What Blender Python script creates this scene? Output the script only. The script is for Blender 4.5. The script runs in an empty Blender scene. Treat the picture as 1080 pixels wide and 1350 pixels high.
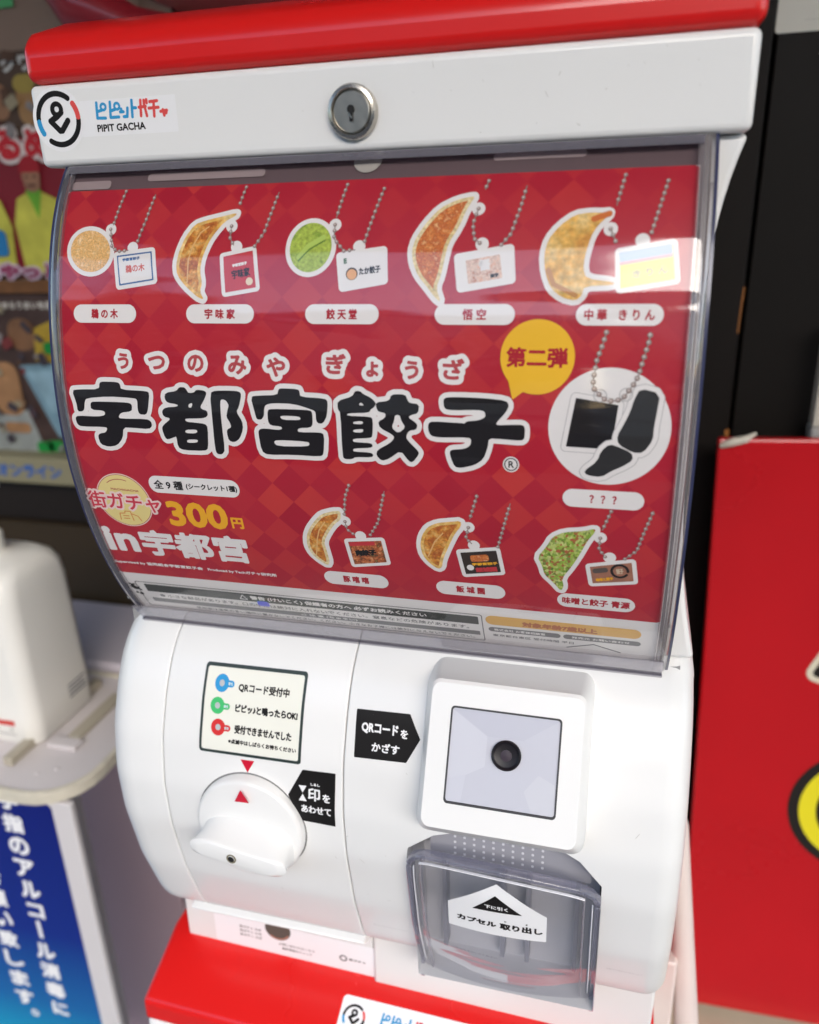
import bpy, bmesh, math
import numpy as np
from mathutils import Vector, Matrix
PI = math.pi
scene = bpy.context.scene

# ------------------------------------------------------------------ camera
cam_data = bpy.data.cameras.new('camera'); cam = bpy.data.objects.new('camera', cam_data)
scene.collection.objects.link(cam); scene.camera = cam
cam.matrix_world = Matrix(((0.9651294, -0.0646797, 0.2536568, 0.114022), (0.2599349, 0.3514278, -0.8994066, -0.341169), (-0.0309687, 0.9339781, 0.3559859, -0.055100), (0, 0, 0, 1)))
cam_data.lens = 35.2700
cam_data.sensor_fit = 'HORIZONTAL'; cam_data.sensor_width = 36.0
cam_data.clip_start = 0.01; cam_data.clip_end = 400
cam_data.dof.use_dof = True; cam_data.dof.focus_distance = 0.37; cam_data.dof.aperture_fstop = 7.4

# ------------------------------------------------------------------ sky, sun, exposure
SUN_EL, SUN_AZ = 27.0, 155.0            # degrees; azimuth clockwise from +Y, so behind the photographer
world = bpy.data.worlds.new('World'); scene.world = world; world.use_nodes = True
wn = world.node_tree; bg = wn.nodes['Background']; sky = wn.nodes.new('ShaderNodeTexSky'); sky.sky_type = 'NISHITA'
sky.sun_disc = False; sky.sun_elevation = math.radians(SUN_EL); sky.sun_rotation = math.radians(SUN_AZ)
sky.air_density = 1.0; sky.dust_density = 1.2; sky.ozone_density = 1.0
wn.links.new(sky.outputs[0], bg.inputs[0]); bg.inputs[1].default_value = 0.15
sun_data = bpy.data.lights.new('sun', 'SUN'); sun = bpy.data.objects.new('sun', sun_data); scene.collection.objects.link(sun)
sun_data.energy = 1.40; sun_data.angle = math.radians(48); sun_data.color = (1.0, .94, .86)
_d = Vector((math.sin(math.radians(SUN_AZ))*math.cos(math.radians(SUN_EL)), math.cos(math.radians(SUN_AZ))*math.cos(math.radians(SUN_EL)), math.sin(math.radians(SUN_EL))))
sun.rotation_euler = _d.to_track_quat('Z', 'Y').to_euler()
scene.view_settings.view_transform = 'Standard'; scene.view_settings.look = 'None'; scene.view_settings.gamma = 1
scene.view_settings.exposure = 1.50
try:
    scene.cycles.max_bounces = 10; scene.cycles.transparent_max_bounces = 24; scene.cycles.transmission_bounces = 8; scene.cycles.caustics_refractive = False; scene.cycles.caustics_reflective = False
except Exception: pass

# ------------------------------------------------------------------ measured data (mm on each surface)
title=[[[[-130.4,103.2],[-126.51,102.71],[-116.08,102.42],[-115.5,99.35],[-113.86,98.9],[-106.36,98.96],[-105.18,99.86],[-105.03,102.31],[-91.97,102.57],[-90.73,103.43],[-92.18,110.24],[-93.4,112.99],[-96.75,112.89],[-97.34,110.81],[-96.95,106.53],[-98.42,105.66],[-111.54,105.24],[-123.41,106.37],[-124.62,108.15],[-125.36,111.73],[-126.71,112.57],[-128.79,112.63],[-128.8,109.05]],[[-121.52,108.83],[-120.04,108.0],[-104.84,107.92],[-100.93,108.2],[-100.19,109.34],[-100.71,111.7],[-106.36,112.43],[-108.04,114.69],[-106.86,115.45],[-93.55,115.12],[-91.48,116.06],[-91.19,118.03],[-92.94,119.54],[-101.27,119.23],[-106.17,119.26],[-107.36,124.33],[-110.95,127.95],[-115.73,128.85],[-119.58,127.76],[-120.17,124.06],[-119.01,122.78],[-115.73,122.24],[-114.4,120.15],[-115.59,119.37],[-128.45,119.64],[-130.12,118.73],[-130.64,115.9],[-129.38,114.82],[-118.44,114.91],[-114.67,114.13],[-114.45,112.55],[-115.64,111.79],[-121.53,111.6]],[[-82.57,103.07],[-76.91,102.15],[-75.67,100.47],[-73.01,100.41],[-72.06,101.64],[-71.38,102.91],[-68.54,102.66],[-67.22,101.3],[-63.49,101.65],[-62.5,102.52],[-63.77,105.16],[-66.2,108.62],[-65.53,109.76],[-62.9,110.42],[-62.88,112.34],[-64.22,113.29],[-66.77,113.69],[-73.17,113.93],[-74.51,114.44],[-73.61,115.64],[-70.41,115.83],[-64.54,116.22],[-63.48,117.73],[-64.55,127.26],[-66.25,128.46],[-76.61,128.65],[-79.43,127.55],[-79.42,122.31],[-80.85,122.8],[-84.07,123.98],[-85.23,123.37],[-86.2,119.43],[-85.66,117.81],[-80.86,114.34],[-84.66,113.48],[-85.19,111.17],[-83.26,109.56],[-76.83,108.98],[-77.06,107.82],[-82.12,107.22],[-83.21,105.35]],[[-60.66,102.46],[-58.12,101.51],[-51.54,101.32],[-47.07,101.49],[-45.98,102.66],[-47.58,108.03],[-49.04,110.34],[-46.55,114.4],[-46.49,117.84],[-48.6,122.17],[-51.32,123.87],[-53.74,123.2],[-54.29,119.7],[-53.94,118.28],[-51.77,117.27],[-52.34,114.99],[-53.75,112.76],[-53.08,110.08],[-52.05,107.44],[-53.51,105.24],[-55.51,104.92],[-56.4,106.06],[-56.57,113.62],[-56.43,127.68],[-58.02,129.78],[-60.49,129.64],[-60.95,127.09],[-60.61,114.55]],[[-41.54,103.57],[-38.28,103.1],[-29.09,102.61],[-28.58,100.27],[-27.4,99.68],[-19.57,99.89],[-19.11,101.11],[-18.97,103.06],[-7.8,103.45],[-6.67,104.69],[-7.32,110.51],[-9.07,113.68],[-11.03,113.98],[-12.11,112.9],[-12.06,109.23],[-13.39,108.18],[-21.83,105.9],[-31.29,105.83],[-34.91,106.66],[-35.88,108.56],[-36.07,111.53],[-37.42,113.22],[-39.43,113.15],[-40.04,110.56]],[[-34.09,109.25],[-32.65,108.59],[-21.97,108.46],[-14.56,108.57],[-13.88,109.67],[-13.93,114.46],[-15.05,115.84],[-20.15,116.18],[-21.18,117.35],[-20.31,118.3],[-10.89,117.92],[-8.99,118.72],[-9.9,127.17],[-11.35,128.41],[-23.62,128.23],[-35.84,128.84],[-38.52,127.39],[-39.22,119.23],[-38.68,117.69],[-36.17,117.19],[-29.41,117.69],[-27.72,116.86],[-28.45,115.77],[-33.22,115.57],[-34.25,113.72]],[[-2.11,104.21],[4.35,102.25],[5.56,99.93],[7.78,100.02],[8.87,101.05],[12.55,102.71],[14.34,104.64],[13.57,106.23],[12.07,107.12],[11.28,108.58],[1.88,109.04],[1.45,110.36],[11.59,110.44],[12.85,111.25],[12.41,118.56],[11.22,119.23],[4.0,119.83],[3.55,120.83],[4.3,121.53],[11.49,121.59],[12.42,122.66],[11.37,123.48],[4.13,124.04],[3.32,124.97],[4.03,125.7],[11.25,125.76],[12.49,126.67],[11.52,127.64],[4.27,127.84],[3.02,128.84],[-0.48,129.03],[-1.13,127.87],[-1.0,109.2],[-2.25,107.46]],[[14.37,104.42],[20.27,103.53],[21.03,100.92],[26.84,100.76],[27.76,102.97],[28.62,104.2],[32.61,104.55],[32.21,108.07],[29.3,108.88],[27.82,110.01],[31.43,112.35],[31.78,113.41],[31.23,114.87],[28.45,115.35],[27.29,116.87],[26.9,118.68],[28.28,120.48],[32.21,124.35],[31.8,125.85],[29.47,128.84],[27.98,128.7],[24.49,123.96],[19.05,128.02],[15.99,128.94],[13.87,126.74],[14.37,124.44],[20.14,121.19],[22.07,118.91],[21.4,117.45],[15.92,114.76],[15.26,112.25],[18.27,110.7],[18.69,108.55],[15.39,107.94],[14.69,106.53]],[[42.78,102.51],[43.95,101.46],[49.92,101.27],[60.31,101.44],[67.82,102.12],[69.09,103.77],[67.94,106.51],[63.92,111.12],[64.62,112.01],[70.77,111.58],[74.5,111.44],[75.55,112.42],[75.51,116.6],[74.32,117.69],[66.76,117.33],[61.21,117.22],[60.9,120.79],[59.14,125.96],[55.58,128.75],[49.82,130.34],[47.31,129.96],[45.94,126.64],[45.27,123.73],[46.36,122.8],[51.37,122.33],[53.85,120.78],[54.37,118.57],[53.52,117.18],[40.69,117.74],[37.46,117.16],[36.43,114.67],[36.62,112.16],[38.27,111.39],[49.99,111.66],[51.75,111.81],[52.09,110.89],[56.98,110.37],[60.08,108.86],[59.7,106.46],[56.93,105.86],[46.44,106.42],[43.27,105.96]]],[[[-71.8,107.66],[-69.78,106.84],[-69.69,107.99],[-70.51,109.38],[-71.97,109.19]],[[-74.71,119.13],[-69.08,118.73],[-68.55,119.88],[-69.84,120.83],[-74.93,120.86]],[[-74.48,123.55],[-69.33,123.33],[-68.83,124.09],[-69.83,125.09],[-74.77,125.33]],[[-28.9,111.66],[-27.26,111.07],[-20.19,111.12],[-18.93,112.05],[-19.51,113.01],[-27.44,113.17]],[[-32.75,122.98],[-31.01,121.82],[-16.68,121.94],[-15.58,123.18],[-16.91,124.42],[-30.93,124.91]],[[6.65,105.74],[7.89,104.13],[9.65,105.98]],[[3.98,112.68],[7.77,112.04],[8.97,112.84],[8.11,113.75],[4.32,113.76]],[[4.0,115.96],[8.4,115.42],[8.8,116.37],[7.93,117.28],[4.13,117.3]],[[22.36,109.13],[24.57,109.05],[25.24,111.53],[27.02,114.31],[23.64,116.99],[20.74,114.58],[21.93,111.65]]]]
kc=[[[[-108.55,42.3],[-108.86,45.13],[-110.13,47.66],[-112.28,49.65],[-115.04,50.92],[-118.21,51.34],[-121.37,50.85],[-124.26,49.51],[-126.62,47.44],[-128.26,44.83],[-128.95,41.94],[-128.64,39.05],[-127.42,36.45],[-125.4,34.4],[-122.69,33.11],[-119.5,32.72],[-116.35,33.26],[-113.33,34.67],[-110.92,36.8],[-109.23,39.43]],[-109.15,32.69],[[-105.2,44.37],[-88.13,42.64],[-86.6,54.98],[-103.45,57.27]],[-97.56,41.02],[[-104.34,15.17],[-107.04,26.54],[-108.03,30.82]],[[-109.15,32.69],[-107.79,40.65],[-104.8,42.54],[-99.63,42.18]],[[-95.24,38.13],[-92.08,28.89],[-89.27,17.3]]],[[[-49.23,26.87],[-56.88,28.49],[-63.57,29.87],[-68.38,31.4],[-72.4,36.79],[-74.94,43.05],[-76.1,48.39],[-75.44,52.85],[-71.77,57.29],[-65.71,62.17],[-62.21,63.49],[-64.23,59.98],[-63.27,56.47],[-64.48,51.19],[-63.71,45.9],[-61.2,39.73],[-59.03,36.18],[-54.65,30.85],[-49.57,28.25]],[-50.99,32.77],[[-53.88,45.61],[-40.53,43.2],[-38.38,58.36],[-52.36,60.46]],[-48.04,41.57],[[-46.55,15.52],[-48.3,23.17]],[[-50.99,32.77],[-51.27,37.7],[-49.38,40.85]],[[-39.68,41.47],[-35.85,35.83],[-33.04,26.0],[-31.18,18.58]]],[[[-6.19,45.45],[-7.57,48.27],[-9.7,50.52],[-12.33,51.99],[-15.26,52.55],[-18.07,52.11],[-20.61,50.73],[-22.56,48.52],[-23.72,45.7],[-24.05,42.54],[-23.51,39.36],[-22.14,36.47],[-20.03,34.15],[-17.42,32.65],[-14.58,32.12],[-11.74,32.62],[-9.18,34.08],[-7.17,36.35],[-5.98,39.2],[-5.61,42.33]],[-4.85,33.39],[[-1.78,46.33],[16.24,44.17],[17.08,55.88],[-0.15,58.67]],[6.05,42.52],[[-1.45,16.29],[-4.55,30.53]],[[-4.85,33.39],[-4.87,39.13],[-0.31,44.18],[4.35,43.77]],[[8.27,40.4],[11.08,30.47],[14.46,18.59]]],[[[51.37,23.16],[44.68,24.45],[38.08,27.76],[32.69,34.06],[29.13,39.85],[27.94,44.66],[28.72,49.48],[30.97,54.28],[35.21,59.05],[38.35,62.85],[40.89,64.74],[38.69,59.07],[40.41,54.37],[41.54,47.75],[42.64,42.05],[46.56,35.4],[48.94,28.61],[51.48,24.18]],[53.57,28.56],[[46.91,47.64],[66.82,44.39],[67.98,56.01],[48.49,59.13]],[55.95,42.5],[[56.62,17.16],[55.5,20.76]],[[53.57,28.56],[51.84,34.57],[52.74,40.35],[55.28,42.3]],[[63.42,42.93],[66.91,38.76],[69.91,28.29],[71.58,19.87]]],[[[103.16,31.27],[100.33,31.53],[96.23,31.23],[90.5,31.93],[84.96,36.08],[81.11,41.11],[79.8,47.0],[80.64,53.72],[83.09,59.58],[87.47,62.92],[92.56,64.16],[94.91,62.11],[95.54,58.82],[106.13,58.47],[106.46,57.25],[96.18,55.94],[94.8,52.21],[95.23,47.24],[96.85,40.6],[99.03,36.44],[102.85,32.72]],[103.83,37.82],[[107.63,46.62],[126.2,43.68],[127.84,56.61],[108.63,59.71]],[115.49,42.24],[[107.9,16.98],[105.43,28.93]],[[103.83,37.82],[105.91,42.46]],[[118.48,39.42],[121.0,29.44],[123.21,19.94]]],[[[-4.8,154.18],[-8.5,154.43],[-14.35,156.41],[-17.67,159.8],[-21.25,164.38],[-23.49,168.98],[-24.24,174.75],[-23.0,179.39],[-19.81,183.27],[-15.97,186.22],[-14.48,183.35],[-14.84,177.32],[-15.33,171.64],[-11.98,165.74],[-8.49,161.15],[-5.39,158.82]],[-3.45,159.41],[[-3.77,170.52],[12.27,168.47],[13.49,180.9],[-2.51,183.86]],[2.81,166.83],[[0.32,141.15],[-1.89,146.56],[-3.39,156.11]],[[-3.45,159.41],[-3.22,163.37],[0.1,166.3]],[[7.57,165.64],[12.02,158.44],[16.12,142.98]]],[[[49.06,154.99],[43.89,155.88],[38.68,156.78],[34.17,159.17],[31.13,164.12],[29.97,169.54],[30.64,175.03],[33.39,179.34],[37.16,182.49],[39.09,181.07],[39.91,176.38],[43.15,168.31],[46.16,161.74],[48.94,157.94]],[52.16,157.99],[[47.75,171.66],[63.82,168.99],[65.55,181.03],[49.6,184.03]],[54.06,167.27],[[56.2,142.62],[52.92,153.71]],[[52.16,157.99],[50.8,163.4],[53.23,166.32]],[[64.57,166.9],[70.09,145.13]]],[[[104.7,154.3],[100.05,155.85],[92.14,157.01],[87.37,159.84],[84.97,165.11],[81.25,170.72],[83.31,175.94],[84.14,180.32],[87.92,184.52],[91.31,189.5],[92.56,186.29],[91.68,181.71],[95.72,174.57],[98.81,167.88],[101.79,160.54],[104.76,155.94]],[106.83,158.64],[[103.02,173.81],[119.94,169.87],[121.34,179.97],[104.52,183.09]],[110.96,168.22],[[110.48,145.78],[107.45,154.73]],[[106.83,158.64],[106.51,164.1],[109.2,167.88]],[[117.1,168.11],[121.49,163.63],[123.89,153.82],[126.59,144.6]]]]
secret=[[[94.77,100.15],[110.74,102.46],[109.03,119.79],[91.76,119.33]],[[118.22,95.93],[125.53,97.67],[124.76,105.61],[124.2,110.43],[124.18,115.34],[121.07,120.46],[117.19,120.67],[111.51,117.58],[110.91,114.26],[113.34,109.26],[115.34,104.32],[116.23,100.33]],[[108.35,117.54],[112.37,118.78],[116.8,120.7],[117.38,123.62],[113.62,126.4],[109.75,128.36],[105.89,131.23],[100.19,130.68],[99.15,128.93],[103.96,124.76],[105.33,120.38]],[[104.7,75.59],[103.78,79.48],[101.83,85.72],[101.03,92.0],[100.92,94.39],[101.27,96.36],[103.77,99.07],[106.22,101.0],[109.33,100.92],[111.98,100.05],[113.26,98.43],[115.83,94.42],[117.17,91.66],[118.63,85.42],[120.09,79.28],[120.57,75.46]]]
P={"pill1l":[-127.39,68.06],"pill1r":[-95.09,68.33],"pill1t":[-110.99,64.12],"pill1b":[-111.17,72.28],"pill3l":[-17.39,69.42],"pill3r":[14.31,69.63],"pill5l":[92.16,69.67],"pill5r":[124.17,69.84],"pill5t":[108.29,66.04],"pill5b":[108.76,73.49],"q3l":[90.64,140.83],"q3r":[123.24,140.62],"p6l":[-19.16,192.64],"p6r":[12.41,194.36],"p7l":[35.12,191.96],"p7r":[66.55,195.35],"p8l":[89.74,194.21],"p8r":[122.61,194.54],"p6t":[-2.5,188.15],"p6b":[-4.49,199.66],"circ":[107.74,111.23],"bal":[79.55,85.04],"ball":[64.93,85.55],"balr":[93.87,85.09],"balt":[79.25,72.53],"balb":[79.8,97.74],"balp":[70.72,99.46],"300l":[-92.97,163.04],"300r":[-61.03,162.17],"300t":[-74.63,153.68],"300b":[-78.82,170.21],"yen":[-57.09,163.55],"inl":[-134.27,180.94],"inr":[-114.8,179.57],"int":[-125.72,171.99],"inb":[-128.13,189.96],"ul":[-113.13,180.88],"ur":[-54.58,180.85],"ut":[-101.24,171.7],"ub":[-61.01,190.36],"capL":[-134.36,196.58],"cap1":[-83.94,195.65],"cap2":[-81.07,195.83],"capR":[-44.54,196.23],"zl":[-98.1,146.06],"zr":[-52.55,147.04],"zt":[-76.66,141.65],"zb":[-74.97,151.7],"fU":[-102.55,89.6],"fT":[-85.9,89.97],"fN":[-66.99,89.94],"fM":[-47.28,90.24],"fY":[-29.47,90.85],"fG":[-2.74,89.12],"fO":[12.97,90.95],"fU2":[29.58,90.92],"fZ":[46.67,90.27],"R":[70.38,127.78],"logo":[-114.81,155.28],"logl":[-128.94,155.02],"logr":[-100.26,157.2],"machi_l":[-135.45,154.21],"machi_r":[-95.67,159.79],"boxTL":[-129.13,211.79],"boxBR":[55.41,225.61],"strTL":[-125.54,213.87],"strTR":[53.7,211.23],"strBL":[-128.03,221.61],"strBR":[53.3,216.13],"row2l":[-129.67,235.02],"row2r":[51.9,231.55],"yl":[56.68,214.34],"yr":[126.36,214.08],"yt":[91.37,209.7],"yb":[91.26,223.26],"gl":[57.56,221.74],"gr":[91.27,221.92],"gt":[77.33,220.02],"gb":[77.11,225.45],"g2l":[91.97,221.14],"g2r":[126.88,222.67],"tab":[5.82,7.43],"s1":[-82.45,7.48],"slotL":[-94.3,9.25],"slotR":[-38.74,7.36],"slot2L":[57.57,5.92],"slot2R":[92.37,5.46],"lipTL":[-135.63,227.99],"lipTM":[10.02,225.96],"lipTR":[133.81,227.4],"lipBL":[-138.1,242.35],"gtL":[-114.27,204.96]}
H={"circ4":[[-150.59,-13.17],[-126.0,-14.5],[-135.68,-1.48],[-140.22,-27.5]],"cen":[[-137.67,-14.05]],"rings":[[-131.39,-6.06],[-148.11,-14.2],[-146.95,-20.35],[-143.74,-22.32],[-127.33,-14.72],[-128.96,-8.11]],"ringw":[[-148.97,-13.56],[-146.98,-13.66],[-136.4,-3.05],[-136.9,-5.33]],"glyph":[[[-138.0,-10.33]],[[-140.04,-10.21]],[[-135.99,-11.61],[-139.48,-13.59],[-142.4,-14.62]],[[-141.72,-15.01],[-137.98,-19.01],[-133.17,-15.11]]],"rect":[[-125.76,-7.83],[-79.14,-7.88],[-79.39,-22.14],[-127.5,-21.79]],"blue":[[[-117.56,-8.89],[-118.07,-14.87],[-113.95,-15.09]],[[-117.72,-12.34],[-115.41,-11.89]],[[-110.81,-8.99],[-111.42,-15.0],[-107.3,-14.99]],[[-111.08,-12.42],[-108.8,-11.97]],[[-106.37,-13.08],[-104.76,-13.06]],[[-105.73,-11.97],[-105.58,-12.78]],[[-102.56,-11.75],[-103.14,-14.98],[-104.82,-15.01]],[[-100.1,-8.88],[-100.65,-15.29]],[[-100.19,-11.88],[-98.46,-11.87]]],"bluer":[[-114.43,-10.67],[-107.63,-10.78]],"red":[[[-96.93,-11.78],[-93.67,-11.63]],[[-95.83,-9.13],[-96.42,-15.12]],[[-94.2,-9.22],[-94.25,-10.8],[-93.57,-15.28]],[[-92.96,-9.07],[-92.95,-10.31]],[[-91.46,-9.95],[-87.88,-9.76]],[[-92.22,-12.39],[-87.58,-12.32]],[[-89.54,-9.95],[-90.03,-15.58]],[[-86.77,-13.95],[-83.75,-13.66],[-84.19,-14.66]],[[-85.54,-13.34],[-85.18,-15.51]]],"pip":[[-118.59,-18.7],[-95.2,-19.44],[-118.73,-20.16],[-118.22,-17.54]]}
COVER = [4719.2531, 4390.0051, 1646.2142, 316.41707, 35.158727, 2.4343006, 0.051948925]
COVERD = [28315.518, 21950.025, 6584.8567, 949.25121, 70.317455, 2.4343006]
DRUM = [(-0.4472, -0.0176), (-0.4411, -0.0205), (-0.4082, -0.0305), (-0.3696, -0.037), (-0.342, -0.0375), (-0.3155, -0.0325), (-0.2925, -0.0225), (-0.278, -0.0135), (-0.268, -0.004), (-0.262, 0.006)]
_mo = {}
def mat_once(name, col, rough=.5):
    if name not in _mo: _mo[name] = mat(name, col, rough, .3)
    return _mo[name]
# ------------------------------------------------------------------ helpers
COL = bpy.context.scene.collection
MM = 0.001

def mat(name, col, rough=0.5, spec=0.5, coat=0.0, metal=0.0, noise=0.0, nscale=40.0, bump=0.0, bscale=300.0):
    m = bpy.data.materials.new(name); m.use_nodes = True
    nt = m.node_tree; b = nt.nodes['Principled BSDF']
    b.inputs['Base Color'].default_value = (*col, 1)
    b.inputs['Roughness'].default_value = rough
    b.inputs['Specular IOR Level'].default_value = spec
    b.inputs['Coat Weight'].default_value = coat
    b.inputs['Coat Roughness'].default_value = 0.08
    b.inputs['Metallic'].default_value = metal
    tc = nt.nodes.new('ShaderNodeTexCoord')
    if noise > 0:
        n = nt.nodes.new('ShaderNodeTexNoise'); n.inputs['Scale'].default_value = nscale; n.inputs['Detail'].default_value = 6
        nt.links.new(tc.outputs['Object'], n.inputs['Vector'])
        r = nt.nodes.new('ShaderNodeMix'); r.data_type = 'RGBA'
        r.inputs['A'].default_value = (*[c*(1-noise) for c in col], 1)
        r.inputs['B'].default_value = (*[min(1, c*(1+noise)) for c in col], 1)
        nt.links.new(n.outputs['Fac'], r.inputs['Factor']); nt.links.new(r.outputs['Result'], b.inputs['Base Color'])
        rr = nt.nodes.new('ShaderNodeMapRange'); rr.inputs['To Min'].default_value = max(0.02, rough*0.8); rr.inputs['To Max'].default_value = min(1, rough*1.25)
        nt.links.new(n.outputs['Fac'], rr.inputs['Value']); nt.links.new(rr.outputs['Result'], b.inputs['Roughness'])
    if bump > 0:
        n2 = nt.nodes.new('ShaderNodeTexNoise'); n2.inputs['Scale'].default_value = bscale; n2.inputs['Detail'].default_value = 3
        nt.links.new(tc.outputs['Object'], n2.inputs['Vector'])
        bp = nt.nodes.new('ShaderNodeBump'); bp.inputs['Strength'].default_value = bump; bp.inputs['Distance'].default_value = 0.0004
        nt.links.new(n2.outputs['Fac'], bp.inputs['Height']); nt.links.new(bp.outputs['Normal'], b.inputs['Normal'])
    return m

def ramp_mat(name, stops, scale, rough=0.5, voronoi=False, spec=0.3):
    m = mat(name, stops[0][1], rough, spec); nt = m.node_tree; b = nt.nodes['Principled BSDF']
    uv = nt.nodes.new('ShaderNodeUVMap')
    n = nt.nodes.new('ShaderNodeTexVoronoi' if voronoi else 'ShaderNodeTexNoise'); n.inputs['Scale'].default_value = scale
    if not voronoi: n.inputs['Detail'].default_value = 5; n.inputs['Roughness'].default_value = 0.65
    nt.links.new(uv.outputs['UV'], n.inputs['Vector'])
    r = nt.nodes.new('ShaderNodeValToRGB'); e = r.color_ramp.elements
    while len(e) < len(stops): e.new(0.5)
    for k, (p, c) in enumerate(stops): e[k].position = p; e[k].color = (*c, 1)
    if voronoi:
        w = nt.nodes.new('ShaderNodeSeparateColor'); nt.links.new(n.outputs['Color'], w.inputs[0]); nt.links.new(w.outputs[0], r.inputs['Fac'])
    else: nt.links.new(n.outputs['Fac'], r.inputs['Fac'])
    n2 = nt.nodes.new('ShaderNodeTexNoise'); n2.inputs['Scale'].default_value = scale*4.5; n2.inputs['Detail'].default_value = 4; nt.links.new(uv.outputs['UV'], n2.inputs['Vector'])
    mr = nt.nodes.new('ShaderNodeMapRange'); mr.inputs['From Min'].default_value = .3; mr.inputs['From Max'].default_value = .7; mr.inputs['To Min'].default_value = .72; mr.inputs['To Max'].default_value = 1.28
    nt.links.new(n2.outputs['Fac'], mr.inputs['Value'])
    mm = nt.nodes.new('ShaderNodeVectorMath'); mm.operation = 'SCALE'; nt.links.new(r.outputs['Color'], mm.inputs[0]); nt.links.new(mr.outputs['Result'], mm.inputs['Scale'])
    nt.links.new(mm.outputs[0], b.inputs['Base Color'])
    return m

def clear_mat(name, tint, gloss_rough=0.02, body=None, body_fac=0.0, ior=1.49):
    """thin clear plastic sheet: transmits straight through, reflects by Fresnel; body = milky share"""
    m = bpy.data.materials.new(name); m.use_nodes = True; nt = m.node_tree; nt.nodes.clear()
    o = nt.nodes.new('ShaderNodeOutputMaterial'); t = nt.nodes.new('ShaderNodeBsdfTransparent'); t.inputs[0].default_value = (*tint, 1)
    g = nt.nodes.new('ShaderNodeBsdfGlossy'); g.inputs['Roughness'].default_value = gloss_rough; g.inputs['Color'].default_value = (1, 1, 1, 1)
    f = nt.nodes.new('ShaderNodeFresnel'); f.inputs['IOR'].default_value = ior
    tc = nt.nodes.new('ShaderNodeTexCoord'); n = nt.nodes.new('ShaderNodeTexNoise'); n.inputs['Scale'].default_value = 14
    mp = nt.nodes.new('ShaderNodeMapping'); mp.inputs['Scale'].default_value = (0.5, 1, 3)
    nt.links.new(tc.outputs['Object'], mp.inputs['Vector']); nt.links.new(mp.outputs['Vector'], n.inputs['Vector'])
    bp = nt.nodes.new('ShaderNodeBump'); bp.inputs['Strength'].default_value = 0.3; bp.inputs['Distance'].default_value = 0.004
    nt.links.new(n.outputs['Fac'], bp.inputs['Height']); nt.links.new(bp.outputs['Normal'], g.inputs['Normal'])
    ge = nt.nodes.new('ShaderNodeNewGeometry'); im = nt.nodes.new('ShaderNodeMix'); im.inputs['A'].default_value = ior; im.inputs['B'].default_value = 1/ior
    nt.links.new(ge.outputs['Backfacing'], im.inputs['Factor']); nt.links.new(im.outputs['Result'], f.inputs['IOR'])   # thin sheet: same on both sides
    mx = nt.nodes.new('ShaderNodeMixShader')
    src = t.outputs[0]
    if body:
        d = nt.nodes.new('ShaderNodeBsdfDiffuse'); d.inputs[0].default_value = (*body, 1)
        m2 = nt.nodes.new('ShaderNodeMixShader'); m2.inputs[0].default_value = body_fac
        nt.links.new(t.outputs[0], m2.inputs[1]); nt.links.new(d.outputs[0], m2.inputs[2]); src = m2.outputs[0]
    # two faces of the sheet reflect: double the single-face Fresnel share
    mul = nt.nodes.new('ShaderNodeMath'); mul.operation = 'MULTIPLY'; mul.inputs[1].default_value = 1.35; mul.use_clamp = True
    nt.links.new(f.outputs[0], mul.inputs[0])
    nt.links.new(mul.outputs[0], mx.inputs[0]); nt.links.new(src, mx.inputs[1]); nt.links.new(g.outputs[0], mx.inputs[2])
    nt.links.new(mx.outputs[0], o.inputs['Surface'])
    return m

def glass_mat(name, col, rough=0.02, ior=1.49):
    m = bpy.data.materials.new(name); m.use_nodes = True; nt = m.node_tree; nt.nodes.clear()
    o = nt.nodes.new('ShaderNodeOutputMaterial'); g = nt.nodes.new('ShaderNodeBsdfGlass')
    g.inputs['Color'].default_value = (*col, 1); g.inputs['Roughness'].default_value = rough; g.inputs['IOR'].default_value = ior
    nt.links.new(g.outputs[0], o.inputs['Surface']); return m

def link(name, me, m=None, parent=None, smooth=None):
    me.name = name
    o = bpy.data.objects.new(name, me); COL.objects.link(o)
    if m: me.materials.append(m)
    if parent:
        o.parent = parent; o.matrix_parent_inverse = world_inv(parent)
    if smooth is not None:
        for p in me.polygons: p.use_smooth = True
        me.set_sharp_from_angle(angle=math.radians(smooth))
    return o

def world_inv(p):
    M = Matrix.Identity(4); q = p
    while q:
        M = (q.matrix_parent_inverse @ q.matrix_basis if q.parent else q.matrix_basis) @ M; q = q.parent
    return M.inverted()

def thing(name, loc, label, cat, group=None):
    o = bpy.data.objects.new(name, None); COL.objects.link(o); o.location = loc; o.empty_display_size = 0.05
    return tag(o, label, cat, group)

def tag(o, label, cat, group=None):
    o['label'] = label; o['category'] = cat
    if group: o['group'] = group
    return o

def structure(o): o['kind'] = 'structure'; return o

def prism(name, prof, x0, x1, m, parent=None, bevel=0.0, seg=3, smooth=35, angle=40):
    """closed (y,z) profile swept along x"""
    bm = bmesh.new()
    a = [bm.verts.new((x0, y, z)) for y, z in prof]; b = [bm.verts.new((x1, y, z)) for y, z in prof]
    bm.faces.new(a); bm.faces.new(b[::-1])
    n = len(prof)
    for i in range(n): bm.faces.new((a[i], b[i], b[(i+1) % n], a[(i+1) % n]))
    bmesh.ops.recalc_face_normals(bm, faces=bm.faces)
    me = bpy.data.meshes.new(name); bm.to_mesh(me); bm.free()
    o = link(name, me, m, parent, smooth)
    if bevel:
        md = o.modifiers.new('Bevel', 'BEVEL'); md.width = bevel; md.segments = seg; md.limit_method = 'ANGLE'; md.angle_limit = math.radians(angle)
    return o

def box(name, lo, hi, m, parent=None, bevel=0.0, seg=3):
    return prism(name, [(lo[1], lo[2]), (hi[1], lo[2]), (hi[1], hi[2]), (lo[1], hi[2])], lo[0], hi[0], m, parent, bevel, seg)

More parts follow.
